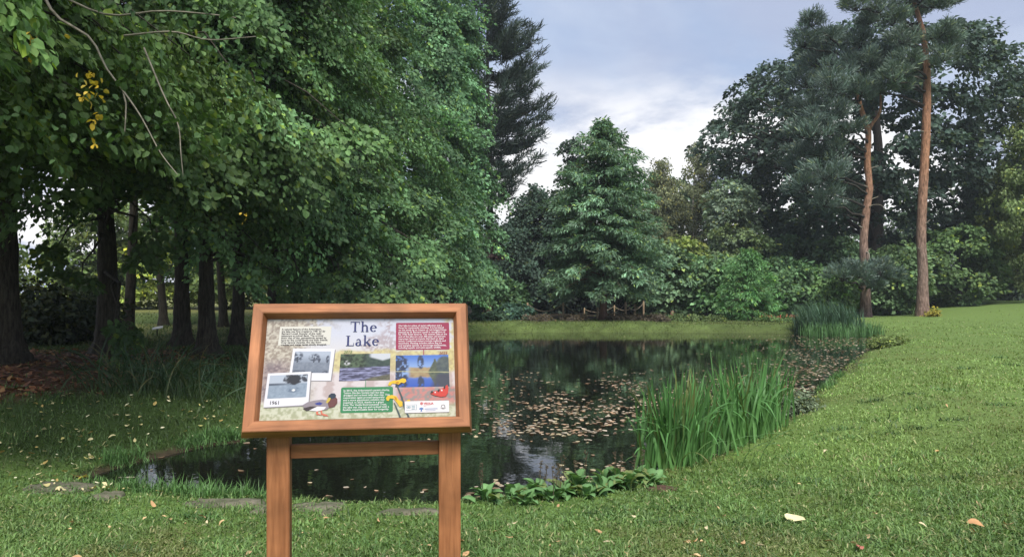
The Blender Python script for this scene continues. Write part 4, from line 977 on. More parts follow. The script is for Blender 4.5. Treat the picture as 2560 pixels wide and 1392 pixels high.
def ph23(u, v):
    n_ = fbm(u * 22, v * 14, 91, 4); vm_ = np.where(v > .55, 1.1 - v, v)      # mirrored in the water
    c = mix(np.tile(L3(84, 128, 214), (len(u), 1)), np.tile(L3(150, 180, 232), (len(u), 1)), ss(vm_, .0, .45))
    c = mix(c, np.tile(L3(44, 84, 190), (len(u), 1)), ss(v, .56, .8) * .8)
    c = mix(c, mix(np.tile(L3(150, 120, 96), (len(u), 1)), np.tile(L3(190, 170, 130), (len(u), 1)), n_), ss(vm_ + .06 * (n_ - .5), .36, .42) * ss(u, .2, .3) * ss(u, .72, .62))
    c = mix(c, np.tile(L3(50, 62, 92), (len(u), 1)), ss(((u - .06) / .2) ** 2 + ((vm_ - .3) / .36) ** 2, 1.1, .5) * ss(n_, .3, .5))
    c = mix(c, np.tile(L3(60, 72, 100), (len(u), 1)), ss(((u - .47) / .07) ** 2 + ((vm_ - .22) / .25) ** 2, 1.1, .5) * ss(n_, .25, .45))
    c = mix(c, mix(np.tile(L3(58, 70, 74), (len(u), 1)), np.tile(L3(116, 124, 100), (len(u), 1)), n_), ss(np.abs(u - .74) / np.maximum(.02, (vm_ - .12) * .34), 1.05, .8) * (vm_ > .12))
    c = mix(c, mix(np.tile(L3(56, 70, 84), (len(u), 1)), np.tile(L3(110, 120, 116), (len(u), 1)), n_), ss(((u - .92) / .17) ** 2 + ((vm_ - .32) / .3) ** 2, 1.1, .6))
    c = mix(c, np.tile(L3(70, 72, 92), (len(u), 1)), ss(u + (v - .55) * .3, .72, .86) * ss(v, .58, .64) * .85)
    return mix(c, np.tile(L3(196, 194, 150), (len(u), 1)), ss(np.abs(v - .53 - .05 * (u - .5)), .014, .006))
grid_print('photograph', ph23, 84, 60, ((.685, .385), (.969, .384), (.972, .706), (.684, .706)), .0014, pb)
# duck, flag irises and butterfly printed along the lower edge
Z0 = .0034
for j, (nm, c_, uv) in enumerate((
        ('duck_print', 'foot', ((.300, .900), (.310, .900), (.312, .945), (.335, .958), (.345, .975), (.318, .968), (.305, .950))), ('duck_print', 'foot', ((.285, .900), (.293, .900), (.290, .945), (.312, .962), (.284, .958), (.280, .94))),
        ('duck_print', 'duckb', ((.205, .868), (.235, .835), (.265, .822), (.310, .812), (.345, .83), (.352, .875), (.335, .910), (.300, .918), (.262, .910), (.230, .90))),
        ('duck_print', 'chest', ((.335, .800), (.368, .775), (.385, .81), (.386, .85), (.372, .885), (.345, .895), (.338, .86))), ('duck_print', 'duckd', ((.212, .895), (.250, .876), (.285, .880), (.265, .905), (.232, .920))),
        ('duck_print', 'white', ((.245, .915), (.285, .880), (.330, .885), (.318, .912), (.285, .925))), ('duck_print', 'wing', ((.270, .850), (.296, .836), (.312, .850), (.300, .868), (.282, .864))),
        ('duck_print', 'duckh', ((.340, .775), (.352, .755), (.370, .755), (.378, .775), (.374, .800), (.350, .812), (.338, .800))), ('duck_print', 'beak', ((.340, .795), (.352, .80), (.348, .825), (.336, .850), (.328, .845), (.332, .82))),
        ('iris_print', 'stem', ((.690, .690), (.696, .688), (.722, .80), (.742, .93), (.760, 1.0), (.750, 1.0), (.732, .93), (.712, .80))), ('iris_print', 'stem', ((.676, .86), (.682, .858), (.700, .93), (.715, 1.0), (.706, 1.0))),
        ('iris_print', 'yellow', ((.645, .685), (.652, .655), (.672, .640), (.690, .638), (.705, .632), (.722, .618), (.738, .625), (.742, .65), (.730, .668), (.714, .66), (.702, .680), (.686, .672), (.668, .668), (.658, .690))), ('iris_print', 'gold', ((.684, .655), (.700, .65), (.704, .668), (.690, .672))),
        ('iris_print', 'yellow', ((.636, .810), (.645, .788), (.668, .782), (.690, .795), (.702, .83), (.722, .85), (.722, .89), (.708, .90), (.694, .86), (.676, .82), (.656, .815), (.650, .84), (.640, .835))), ('iris_print', 'gold', ((.678, .80), (.690, .805), (.694, .84), (.684, .83))), ('iris_print', 'yellow', ((.742, .84), (.757, .83), (.764, .842), (.75, .856))),
        ('butterfly_print', 'red', ((.868, .775), (.885, .755), (.915, .745), (.938, .720), (.960, .690), (.966, .72), (.962, .775), (.950, .805), (.925, .810), (.89, .795))), ('butterfly_print', 'black', ((.868, .775), (.874, .75), (.882, .752), (.884, .772))), ('butterfly_print', 'black', ((.905, .75), (.915, .73), (.92, .74), (.914, .765))), ('butterfly_print', 'black', ((.938, .72), (.946, .70), (.950, .71), (.946, .738))), ('butterfly_print', 'white', ((.89, .762), (.897, .757), (.899, .768), (.892, .772))), ('butterfly_print', 'white', ((.925, .74), (.932, .735), (.934, .75), (.927, .754))),
        ('logo_card', 'white', rrect(.734, .967, .847, .960, .004)))):
    poly(nm, uv, Z0 + j * .00005, INK[c_])
Z1 = .0050
def ringp(cu, cv, r, w_, m_, z=Z1, a0=0, a1=360, n_=20):
    V, Q = stroke(arc(0, 0, r, r, a0, a1, n_), [w_] * n_)
    return link('logo_print', npmesh('logo_print', np.column_stack((V[:, 0] + U(cu), V[:, 1] + Vv(cv), np.full(len(V), z))), [Q], INK[m_]), pb)
ringp(.822, .872, .0052, .0024, 'veol'); poly('logo_print', ((.8185, .866), (.8255, .866), (.822, .884)), Z1, INK['veol'])
text('logo_text', 'VEOLIA', .833, .882, .0125, INK['veol'], Z1, bold=.0005)
text('logo_text', 'ENVIRONMENTAL', .833, .893, .0036, INK['veol'], Z1); text('logo_text', 'TRUST', .833, .903, .0036, INK['veol'], Z1)
for k in range(3):
    ringp(.748 + .006 * k, .905, .0042, .0012, 'teal', Z1 + .0001 * k)
for q in (((.741, .882), (.796, .880), (.796, .882), (.741, .884)), ((.741, .932), (.796, .930), (.796, .932), (.741, .934)), ((.795, .88), (.797, .88), (.797, .932), (.795, .932))): poly('logo_print', q, Z1, INK['teal'])
for k in range(3): poly('logo_print', ((.770, .892 + .014 * k), (.788, .891 + .014 * k), (.788, .896 + .014 * k), (.770, .897 + .014 * k)), Z1, INK['teal'])
poly('logo_print', ((.808, .925), (.812, .915), (.822, .910), (.830, .916), (.833, .926), (.824, .932), (.824, .945), (.828, .948), (.812, .949), (.817, .945), (.817, .932)), Z1, INK['blue'])
poly('logo_print', ((.838, .922), (.906, .921), (.906, .927), (.838, .928)), Z1, INK['blue']); poly('logo_print', ((.842, .940), (.895, .939), (.895, .943), (.842, .944)), Z1, INK['blue'])
ringp(.935, .905, .0115, .0014, 'black', Z1, 200, 340); ringp(.935, .905, .0075, .0022, 'black', Z1, -30, 90); ringp(.935, .905, .0075, .0022, 'black', Z1, 100, 200); ringp(.935, .905, .0075, .0022, 'black', Z1, 215, 320)
# posts and crossbar
import bmesh
def beam(name, x_0, x_1, y_0, y_1, z_0, z_1, mat, parent, bev=.004):
    V, Q, T = box(x_0, x_1, y_0, y_1, z_0, z_1); me = npmesh(name, V, [Q], mat)
    bm = bmesh.new(); bm.from_mesh(me); bmesh.ops.recalc_face_normals(bm, faces=bm.faces); bmesh.ops.bevel(bm, geom=bm.edges[:], offset=bev, segments=2, affect='EDGES'); bm.to_mesh(me); bm.free()
    return link(name, me, parent)
pz = bc[2] - g0
def post(xc):
    # top cut to the slope of the board
    y_a, y_b = .085, .160; za = pz + (y_a - .084) * math.tan(slope); zb_ = za + (y_b - y_a) * math.tan(slope)
    V = [(xc - .047, y_a, -.3), (xc + .047, y_a, -.3), (xc + .047, y_b, -.3), (xc - .047, y_b, -.3), (xc - .047, y_a, za), (xc + .047, y_a, za), (xc + .047, y_b, zb_), (xc - .047, y_b, zb_)]
    me = bpy.data.meshes.new('post'); me.from_pydata(V, [], [(0, 3, 2, 1), (4, 5, 6, 7), (0, 1, 5, 4), (1, 2, 6, 5), (2, 3, 7, 6), (3, 0, 4, 7)]); me.materials.append(WZ)
    bm = bmesh.new(); bm.from_mesh(me); bmesh.ops.bevel(bm, geom=bm.edges[:], offset=.004, segments=2, affect='EDGES'); bm.to_mesh(me); bm.free()
    link('post', me, root)
post(-.340); post(.388)
beam('crossbar', -.293, .341, .115, .150, pz - .142, pz - .084, WX, root, .003)

# ---------------------------------------------------------------- rope fence on the far bank
M['fence'] = noise_mat('fence_post_wood', (.20, .14, .085), (.40, .30, .19), 9, (4, 4, .6), .85, .3)
M['rope'] = noise_mat('rope', (.16, .13, .09), (.30, .25, .18), 40, (1, 1, 1), .9, .2)
def fence_post(px, top, Y, label, dia=.10, lean=0):
    X = fit(px, Y); z0 = gz(X, Y); h = zt(top, Y) - z0
    V, Q, T = tube([(0, 0, -.2), (lean * .3, 0, h * .5), (lean, 0, h - .03), (lean, 0, h)], (dia / 2, dia / 2, dia / 2, dia * .38), 9)
    o = link('fence_post', npmesh('fence_post', V, [Q, T], M['fence'], None, True), None, (X, Y, z0))
    tag(o, label, 'post', 'posts of the rope fence'); return np.array((X + lean, Y, z0 + h))
fp = {}
for px, top, Y, nm in ((1319, 757, 41.5, 'front rope post beside the pale board'), (1408, 756, 40.5, 'front rope post left of the feathery cone trunk'), (1494, 768, 40.5, 'front rope post hard against the left of the cone trunk'), (1564, 755, 41, 'front rope post right of the cone trunk, second from right'), (1609, 753, 42, 'rightmost post of the rope fence'),
                       (1588, 760, 46, 'back rope post seen between the two rightmost posts'), (1536, 763, 47, 'back rope post just right of the cone trunk'), (1461, 770, 48, 'faint back rope post in the shade left of the cone trunk'), (1210, 775, 43, 'yellowish post left of the last lime stem'), (1249, 777, 43, 'yellowish post right of the last lime stem')):
    fp[px] = fence_post(px, top, Y, nm, .11 if Y < 43 else .09)
fence_post(1421, 784, 41, 'short stub post beside the front rope post', .07)
def rope(a_, b_, sag, label):
    t = np.linspace(0, 1, 14)[:, None]; A, B2 = fp[a_] - (0, 0, .06), fp[b_] - (0, 0, .06)
    P = A + (B2 - A) * t; P[:, 2] -= sag * 4 * (t * (1 - t))[:, 0]
    V, Q, T = tube(P - P[0], np.full(14, .019), 6)
    tag(link('rope', npmesh('rope', V, [Q, T], M['rope'], None, True), None, P[0]), label, 'rope', 'ropes of the fence')
for a_, b_, s_, nm in ((1319, 1408, .42, 'sagging rope from the pale board to the next post'), (1408, 1494, .40, 'sagging rope ending at the left of the cone trunk'), (1494, 1564, .42, 'sagging rope passing behind the cone trunk'), (1564, 1609, .40, 'sagging rope between the two rightmost posts'), (1588, 1609, .2, 'short rope running back from the rightmost post'), (1536, 1588, .3, 'back rope right of the cone trunk'), (1461, 1536, .3, 'back rope behind the cone trunk')):
    rope(a_, b_, s_, nm)
# pale board on two legs by the glossy bush
X, Y = fit(1306, 43), 43.0; bz = gz(X, Y)
bd = tag(empty('notice_board', (X, Y, bz)), 'small blank pale grey board behind the glossy bush', 'board')
mW = flat('pale_board', (.55, .54, .56)); h_ = zt(759, Y) - bz
V, Q, T = box(-.25, .25, -.02, .02, h_ - .42, h_); link('board_face', npmesh('board_face', V, [Q], mW), bd)
for s_ in (-.18, .18):
    V, Q, T = box(s_ - .03, s_ + .03, .021, .07, -.1, h_ - .02); link('leg', npmesh('leg', V, [Q], M['fence']), bd)
# small plaque among the avenue trees
X, Y = fit(393, 24), 24.0; bz = gz(X, Y); pl = tag(empty('tree_plaque', (X, Y, bz)), 'tiny white plaque on a thin dark post among the avenue trunks', 'plaque')
h_ = zt(822, Y) - bz
V, Q, T = box(-.015, .015, -.015, .015, -.1, h_); link('post', npmesh('post', V, [Q], M['bark_dark']), pl)
V, Q, T = box(-.17, .17, -.01, .01, 0, .10); o = link('plaque_face', npmesh('plaque_face', V, [Q], flat('white_plaque', (.62, .62, .64))), pl, (0, 0, h_ + .002), (math.radians(-50), math.radians(-10), 0))
# stem of the far lime's neighbour and stump-like shrub feet
def stem(px, py, top, Y, dia, label, mat='bark_red', name='tree_stump'):
    X = fit(px, Y); z0 = gz(X, Y); h = zt(top, Y) - z0; rg = np.random.default_rng(px)
    V, Q, T = tube([(0, 0, -.2), (.02, 0, h * .3), (-.04, .02, h * .7), (.03, 0, h)], (dia * .7, dia * .5, dia * .45, dia * .38), 9, rg, .05)
    tag(link(name, npmesh(name, V, [Q, T], M[mat], None, True), None, (X, Y, z0)), label, 'tree stump')
stem(1222, 790, 700, 42.5, .34, 'reddish trunk foot standing at the far end of the avenue')
stem(1681, 800, 778, 40, .22, 'short reddish stump on the far bank right of the fence')
stem(1723, 800, 786, 41, .14, 'smaller dark stump on the far bank')

# ---------------------------------------------------------------- low planting of the far bank
def bush(name, label, cat, px, Y, top, rp, col, cv, seed, leaf=.13, n=40, nl=90, base_z=None):
    H = zt(top, Y) - gz(fit(px, Y), Y)
    return generic_tree(name, label, cat, fit(px, Y), Y, max(H, .25), rp / F * Y, dome, .02, n, nl, leaf, .28, .26, .14, .3, col, cv, seed=seed, trunk_r=.03, limbs=2, trunk_top=.6, lobes=.1, twigs=False)
bush('rhododendron', 'glossy dark green rounded bush in front of the pale board', 'shrub', 1285, 39, 764, 40, (.030, .062, .045), (.01, .02, .01), 301, .2, 60)
bush('rhododendron', 'low glossy bush spreading at the water end of the avenue', 'shrub', 1225, 38, 785, 40, (.028, .052, .034), (.01, .02, 0), 302, .16)
for k, (px, Y, top, rp, nm) in enumerate(((1690, 38.5, 796, 16, 'low grey green tuft beside the reddish stump'), (1742, 38.5, 797, 22, 'low green cushion plant left of the red flowers'), (1640, 39, 796, 14, 'small green cushion near the rightmost fence post'), (1590, 38, 795, 50, 'dull purple brown ground plant strip by the fence'), (1345, 37.5, 797, 26, 'low reddish brown cover beside the glossy bush'), (1440, 37.8, 798, 30, 'low dull cover left of the cone trunk'), (1545, 37.6, 799, 22, 'low dull cover just right of the cone trunk'), (1790, 38.5, 798, 24, 'low green cover under the mid green shrub'), (1640, 37.4, 802, 30, 'low dull cover below the rightmost post'))):
    bush('cushion_plant', nm, 'plant', px, Y, top, rp, (.06, .09, .035) if k < 3 or k == 7 else (.055, .045, .035), (.02, .02, 0), 340 + k, .1, 26, 60)
def flowers(px, Y, top, rp, label, seed):
    H = zt(top, Y) - gz(fit(px, Y), Y); rg = np.random.default_rng(seed)
    r_ = bush('flowering_plant', label, 'plant', px, Y, top + 6, rp, (.05, .085, .03), (.03, .03, 0), seed, .11, 34, 60)
    n = 34; R = rp / F * Y; tb = []
    for i in range(n):
        a_, q_ = rg.uniform(0, 6.28), R * rg.random() ** .5; x_, y_ = q_ * math.cos(a_), q_ * .6 * math.sin(a_)
        tb.append(tube([(x_, y_, H * .5), (x_ + rg.normal(0, .04), y_, H * .85), (x_ + rg.normal(0, .05), y_, H * rg.uniform(1, 1.35))], (.01, .022, .012), 5))
    V, Fs = join(tb); o = link('flower_spikes', npmesh('flower_spikes', V, Fs, M['redfl'], None, True), r_); o['kind'] = 'stuff'
M['redfl'] = noise_mat('red_flower', (.22, .05, .035), (.38, .12, .07), 20, (1, 1, 1), .8, 0)
flowers(1945, 40, 790, 55, 'bed of small red flower spikes left of the far reeds', 321)
flowers(1880, 41, 793, 30, 'small patch of red flowers under the bright green cone', 322)
bush('yellow_shrub', 'little yellow leaved sprout at the foot of the tall pine', 'shrub', 2328, 45.5, 768, 13, (.19, .17, .03), (.06, .04, 0), 331, .12, 16, 40)
bush('bank_weed', 'grey green weed clump on the right shore at the leaf strip', 'plant', 2222, 23.5, 846, 34, (.085, .12, .04), (.03, .03, 0), 332, .07, 50, 80)
bush('grey_shrub', 'small grey leaved shrub behind the right end of the near irises', 'shrub', 1988, 11.3, 985, 30, (.10, .13, .085), (.02, .02, .01), 333, .04, 50, 70)

# ---------------------------------------------------------------- strap leaved plants
def strap_variants(n, kind, mat, col, seed):
    """n unit-length leaf blades (height about 1 m) with a fold, bending in +x; returns mesh list"""
    rg = np.random.default_rng(seed); out_ = []
    for i in range(n):
        k = 9; s = np.linspace(0, 1, k)
        if kind == 'iris': bend, tipdrop = rg.uniform(.03, .28), 0.0 if i % 5 else rg.uniform(.5, .95)
        elif kind == 'splay': bend, tipdrop = rg.uniform(.8, 1.2), rg.uniform(.75, 1.0)
        else: bend, tipdrop = rg.uniform(.5, .9), rg.uniform(.5, 1.15)
        if kind == 'iris':
            x = bend * s ** 2; z = s * (1 - .1 * bend) 
            if tipdrop: q = np.clip((s - .5) / .5, 0, 1); x = x + q * .32; z = z - tipdrop * q ** 1.8 * .55
        else:
            th = np.cumsum(np.concatenate(([.15], np.full(k - 1, (1.1 + 1.5 * tipdrop * bend) / k)))); x = np.concatenate(([0], np.cumsum(np.sin(th[:-1])))) / (k - 1); z = np.concatenate(([0], np.cumsum(np.cos(th[:-1])))) / (k - 1)
        w = np.interp(s, (0, .15, .6, .88, 1), (.7, 1, .9, .5, .02)) * (.0138 if kind == 'iris' else .0085)
        tw_ = rg.normal(0, .5) * s
        sx, sy = np.sin(tw_) * w, np.cos(tw_) * w
        L_ = np.stack((x - sx, -sy, z), -1); R_ = np.stack((x + sx, sy, z), -1); Mi = np.stack((x - .25 * w, 0 * s, z - .0 * s), -1); Mi[:, 0] -= .15 * w
        V = np.concatenate((L_, Mi, R_)); j = np.arange(k - 1)
        Q = np.concatenate((np.stack((j, j + k, j + k + 1, j + 1), -1), np.stack((j + k, j + 2 * k, j + 2 * k + 1, j + k + 1), -1)))
        f = rg.uniform(.75, 1.3); g = np.tile(s, 3)[:, None]
        C = np.asarray(col) * f * (1.25 - .25 * g) + np.array((.03, .035, .01)) * (1 - g) ** 2
        if i % 5 == 4: C = C * (1 - .6 * g) + np.array((.19, .13, .05)) * .6 * g
        out_.append(npmesh('blade', V, [Q], mat, C, True))
    return out_
IRIS = strap_variants(22, 'iris', M['grass'], (.068, .168, .050), 1)
SPLAY = strap_variants(6, 'splay', M['grass'], (.085, .17, .055), 2)
SEDGE = strap_variants(14, 'sedge', M['grass'], (.016, .042, .020), 3)
def strap_clump(name, label, cat, spots, hmin, hmax, meshes, root_at, seed, tilt=.14, extra=(), away=.55):
    rg = np.random.default_rng(seed); r0 = np.array((*root_at, gz(*root_at)))
    r_ = tag(empty(name, r0), label, cat)
    C0 = np.mean(np.array(spots)[:, :2], 0)
    for (x, y, h) in spots:
        z = max(gz(x, y), ZW) - .03; me = meshes[rg.integers(len(meshes))]
        out_a = math.atan2(y - C0[1], x - C0[0]); a_ = out_a + rg.normal(0, 1.1) if rg.random() < away else rg.uniform(0, 6.28)
        o = link('blade', me, r_, (x - r0[0], y - r0[1], z - r0[2]), (rg.normal(0, tilt), rg.normal(0, tilt), a_), (1.0 * h, rg.uniform(.8, 1.3) * (h ** .3), h * rg.uniform(.9, 1.1)))
    for (x, y, h, a_, me) in extra:
        z = max(gz(x, y), ZW); link('blade', me, r_, (x - r0[0], y - r0[1], z - r0[2]), (0, 0, a_), (h, 1.4, h))
    return r_
rg = np.random.default_rng(77)
def iris_spots(segs, n, w):
    o = []
    for _ in range(n):
        (xa, ya, ha), (xb, yb, hb) = segs[rg.integers(len(segs))]; t = rg.random()
        o.append((xa + (xb - xa) * t + rg.normal(0, w), ya + (yb - ya) * t + rg.normal(0, w), (ha + (hb - ha) * t) * rg.uniform(.72, 1.08)))
    return o
a1 = iris_spots([((1.52, 7.75, .95), (1.85, 7.95, 1.08)), ((1.75, 7.9, 1.05), (2.15, 8.4, .95))], 265, .11) + [(1.42 + rg.normal(0, .05), 7.72 + rg.normal(0, .08), rg.uniform(.4, .7)) for _ in range(8)]
ex = [(1.85 + .08 * k, 7.62 - .02 * k, rg.uniform(.55, .85), rg.uniform(-.5, .35), SPLAY[k % 6]) for k in range(9)] + [(1.45, 7.6, .5, 3.6, SPLAY[1]), (1.55, 7.55, .55, 4.6, SPLAY[2]), (1.7, 7.5, .6, 5.2, SPLAY[4])]
strap_clump('iris_plant', 'tall bright green iris clump nearest the camera at the lake edge', 'plant', a1, 0, 0, IRIS, (1.75, 7.9), 401, extra=ex)
a2 = iris_spots([((2.35, 8.6, 1.0), (2.85, 9.2, 1.15)), ((2.75, 9.1, 1.12), (3.35, 9.9, 1.05)), ((3.2, 9.7, 1.0), (3.65, 10.3, .85))], 295, .14)
strap_clump('iris_plant', 'second iris clump behind the nearest one, spreading along the right shore', 'plant', a2, 0, 0, IRIS, (2.9, 9.3), 402)
a3 = [(X_ + rg.normal(0, .35), Y_ + rg.normal(0, .3), rg.uniform(.8, 1.35)) for X_, Y_ in ((-5.75, 11.3), (-5.3, 11.5), (-6.1, 11.6), (-4.9, 11.4)) for _ in range(66)]
strap_clump('sedge_clump', 'dark arching sedge clump on the left bank below the lime roots', 'plant', a3, 0, 0, SEDGE, (-5.5, 11.4), 403, .3)
a4 = [(-4.55 + rg.normal(0, .25), 13.0 + rg.normal(0, .25), rg.uniform(.6, 1.0)) for _ in range(90)]
strap_clump('sedge_clump', 'smaller dark sedge tuft beside the left side of the sign', 'plant', a4, 0, 0, SEDGE, (-4.55, 13.0), 404, .3)
# far reed bed: too fine to pick apart
def far_reeds():
    r_ = tag(empty('reed_bed', (*((fit(2095, 33.2)), 33.2), ZW)), 'large blue green reed bed leaning left at the far right corner of the lake', 'plant'); b0 = np.array(r_.location)
    n = 1500; x = rg.uniform(fit(2005, 33), fit(2150, 33), n); y = rg.uniform(32.3, 34.2, n); h = rg.uniform(1.1, 1.95, n) * (.75 + .25 * np.sin((x - x.min()) / (x.max() - x.min()) * 3.14))
    C = np.array((.065, .125, .078)) * rg.uniform(.5, 1.5, n)[:, None]
    V, Fa, Cc = blades(rg, np.column_stack((x, y, np.full(n, ZW - .05))), h, np.full(n, .016), rg.uniform(.05, .6, n), C, az=rg.normal(3.0, .8, n))
    n2_ = 1100; x = rg.uniform(fit(2015, 32), fit(2195, 32), n2_); y = rg.uniform(31.4, 32.8, n2_); C2 = np.array((.08, .17, .06)) * rg.uniform(.6, 1.4, n2_)[:, None]
    V2, F2, Cc2 = blades(rg, np.column_stack((x, y, np.full(n2_, ZW - .05))), rg.uniform(.35, .85, n2_), np.full(n2_, .013), rg.uniform(.05, .4, n2_), C2)
    o = link('reed_leaves', npmesh('reed_leaves', V - b0, Fa, M['grass'], Cc), r_); o['kind'] = 'stuff'
    o = link('short_reed_leaves', npmesh('short_reed_leaves', V2 - b0, F2, M['grass'], Cc2), r_); o['kind'] = 'stuff'
far_reeds()

# ---------------------------------------------------------------- broad leaved plants on the near edge
def broad_variants(n, seed, col):
    rg = np.random.default_rng(seed); o = []
    for i in range(n):
        k = 8; s = np.linspace(0, 1, k); w = np.interp(s, (0, .15, .35, .65, .9, 1), (.05, .06, .30, .36, .16, .0)) * rg.uniform(.55, .8)
        lift = rg.uniform(.45, .9); x = s * .95; z = lift * np.sin(s * 2.2) * .5 - rg.uniform(0, .25) * s ** 2
        wav = rg.normal(0, .025, (2, k)) * (w > .1)
        cup = rg.uniform(.1, .4)
        L_ = np.stack((x, -w, z + cup * w + wav[0]), -1); R_ = np.stack((x, w, z + cup * w + wav[1]), -1); Mi = np.stack((x, 0 * s, z), -1)
        V = np.concatenate((L_, Mi, R_)); j = np.arange(k - 1)
        Q = np.concatenate((np.stack((j, j + k, j + k + 1, j + 1), -1), np.stack((j + k, j + 2 * k, j + 2 * k + 1, j + k + 1), -1)))
        f = rg.uniform(.75, 1.35); C = np.tile(np.asarray(col) * f, (3 * k, 1)); C[k:2 * k] *= 1.5
        if i % 6 == 5: C = C * .4 + np.array((.10, .09, .03))
        o.append(npmesh('leaf', V, [Q], M['leaf'], C, True))
    return o
BROAD = broad_variants(12, 9, (.095, .185, .07))
rosettes = [(-.22, 6.42, .26), (.02, 6.50, .24), (.22, 6.62, .27), (.45, 6.60, .26), (.10, 6.30, .20), (.62, 6.78, .27), (.80, 6.68, .24), (.98, 6.92, .28), (1.05, 6.72, .27), (1.20, 7.05, .25), (.35, 6.42, .22), (.66, 6.52, .2), (1.30, 6.95, .22), (.88, 7.0, .22)]
POSN = ('leftmost', 'second from the left', 'third from the left, at the waterline', 'fourth from the left', 'small front left', 'middle, at the waterline', 'middle right', 'right, at the waterline', 'large front right by the bare soil', 'tall one under the irises', 'front left of the middle', 'front of the middle, yellowing', 'rightmost by the bare soil', 'back right of the middle')
M['stalk'] = noise_mat('seed_stalk', (.035, .03, .02), (.09, .07, .04), 20, (1, 1, 1), .9, 0)
for k, ((x, y, s_), ps) in enumerate(zip(rosettes, POSN)):
    z = max(gz(x, y), ZW) - .01; r_ = tag(empty('primula_plant', (x, y, z)), 'broad leaved green plant on the near water edge, ' + ps, 'plant', 'broad leaved plants on the near water edge')
    for j in range(19):
        sc__ = s_ * rg.uniform(.45, .9); a_ = j * 2.4 + rg.normal(0, .3)
        link('leaf', BROAD[rg.integers(12)], r_, (rg.normal(0, .03), rg.normal(0, .03), 0), (rg.normal(0, .2), rg.uniform(-1.0, .0), a_), (sc__, sc__, sc__))
    if k in (0, 2, 3, 5, 7, 9, 10):
        for j in range(2):
            h = rg.uniform(.25, .42); dx, dy = rg.normal(0, .05, 2); P = [(dx, dy, 0), (dx * 1.3, dy, h * .5), (dx * 1.6 + rg.normal(0, .02), dy, h)]
            q = tube(P, (.004, .003, .003), 5); parts = [q]
            for v_ in (.6, .72, .84, .95, 1.0):
                c = np.array((dx * (1 + .6 * v_), dy, h * v_))
                for b_ in range(5):
                    u_ = norm(rg.normal(0, 1, 3)); parts.append(tube([c, c + u_ * .012, c + u_ * .022], (.0015, .004, .001), 4))
            V, Fs = join(parts); link('seed_stalk', npmesh('seed_stalk', V, Fs, M['stalk']), r_)

# ---------------------------------------------------------------- stones let into the near edge
M['stone'] = noise_mat('lake_edge_stone', (.045, .055, .026), (.15, .135, .10), 7, (1, 1, 1), .9, .9, c3=None, bdist=.03)
def slab(px0, px1, py0, py1, label, seed):
    rg_ = np.random.default_rng(seed); zt_ = -.19; Ya, Yb = F * (CH - zt_) / (py1 - HZ), F * (CH - zt_) / (py0 - HZ)
    xa, xb = fit(px0, (Ya + Yb) / 2), fit(px1, (Ya + Yb) / 2); cx_, cy_ = (xa + xb) / 2, (Ya + Yb) / 2
    hx, hy = (xb - xa) / 2, max((Yb - Ya) / 2, .07); n = 22; t = np.linspace(0, 2 * np.pi, n, endpoint=False)
    sup = (np.abs(np.cos(t)) ** 4 + np.abs(np.sin(t)) ** 4) ** -.25 * (1 + rg_.normal(0, .07, n))
    ox, oy = hx * sup * np.cos(t), hy * sup * np.sin(t)
    g = max(gz(cx_, cy_), ZW) ; top = .018
    rings = []
    for f, z in ((1.0, -.25), (1.02, top * .2), (1.0, top * .75), (.93, top), (.5, top + .012)):
        rings.append(np.stack((ox * f, oy * f, z + rg_.normal(0, .007, n)), -1))
    V = np.concatenate(rings + [np.array([[0, 0, top + .01]])]); i = np.arange(n); k = (i + 1) % n
    Q = np.concatenate([np.stack((r * n + i, r * n + k, (r + 1) * n + k, (r + 1) * n + i), -1) for r in range(4)]); T = np.stack((4 * n + i, 4 * n + k, np.full(n, 5 * n)), -1)
    tag(link('edge_stone', npmesh('edge_stone', V, [Q, T], M['stone'], None, True), None, (cx_, cy_, g)), label, 'stone', 'flat stones edging the near shore')
for k, (a_, nm) in enumerate((((60, 236, 1202, 1232), 'large flat edging stone at the pointed left end of the water'), ((232, 300, 1228, 1248), 'smaller flat stone next right of the large left one'), ((468, 660, 1243, 1266), 'long flat edging stone just left of the left sign post'), ((628, 672, 1268, 1284), 'small sunken stone touching the left sign post'),
        ((728, 858, 1252, 1272), 'mossy flat stone seen between the sign posts'), ((802, 838, 1276, 1288), 'small stone chip in the grass between the posts'), ((948, 1100, 1271, 1284), 'thin flat stone beside the right sign post'))): slab(*a_, nm, 600 + k)
# bare soil spot by the irises
tt_ = np.linspace(0, 2 * np.pi, 20, endpoint=False); sx, sy = 1.36 + .24 * np.cos(tt_) * (1 + .2 * np.sin(3 * tt_)), 6.72 + .17 * np.sin(tt_) * (1 + .2 * np.cos(2 * tt_))
V = np.column_stack((np.append(sx, 1.36), np.append(sy, 6.72), np.append(ground(sx, sy) - .02, gz(1.36, 6.72) + .045))); i = np.arange(20)
tag(link('bare_soil', npmesh('bare_soil', V, [np.stack((i, (i + 1) % 20, np.full(20, 20)), -1)], noise_mat('bare_soil', (.035, .02, .013), (.10, .055, .036), 30, (1, 1, 1), .95, .8), None, True)), kind='structure')

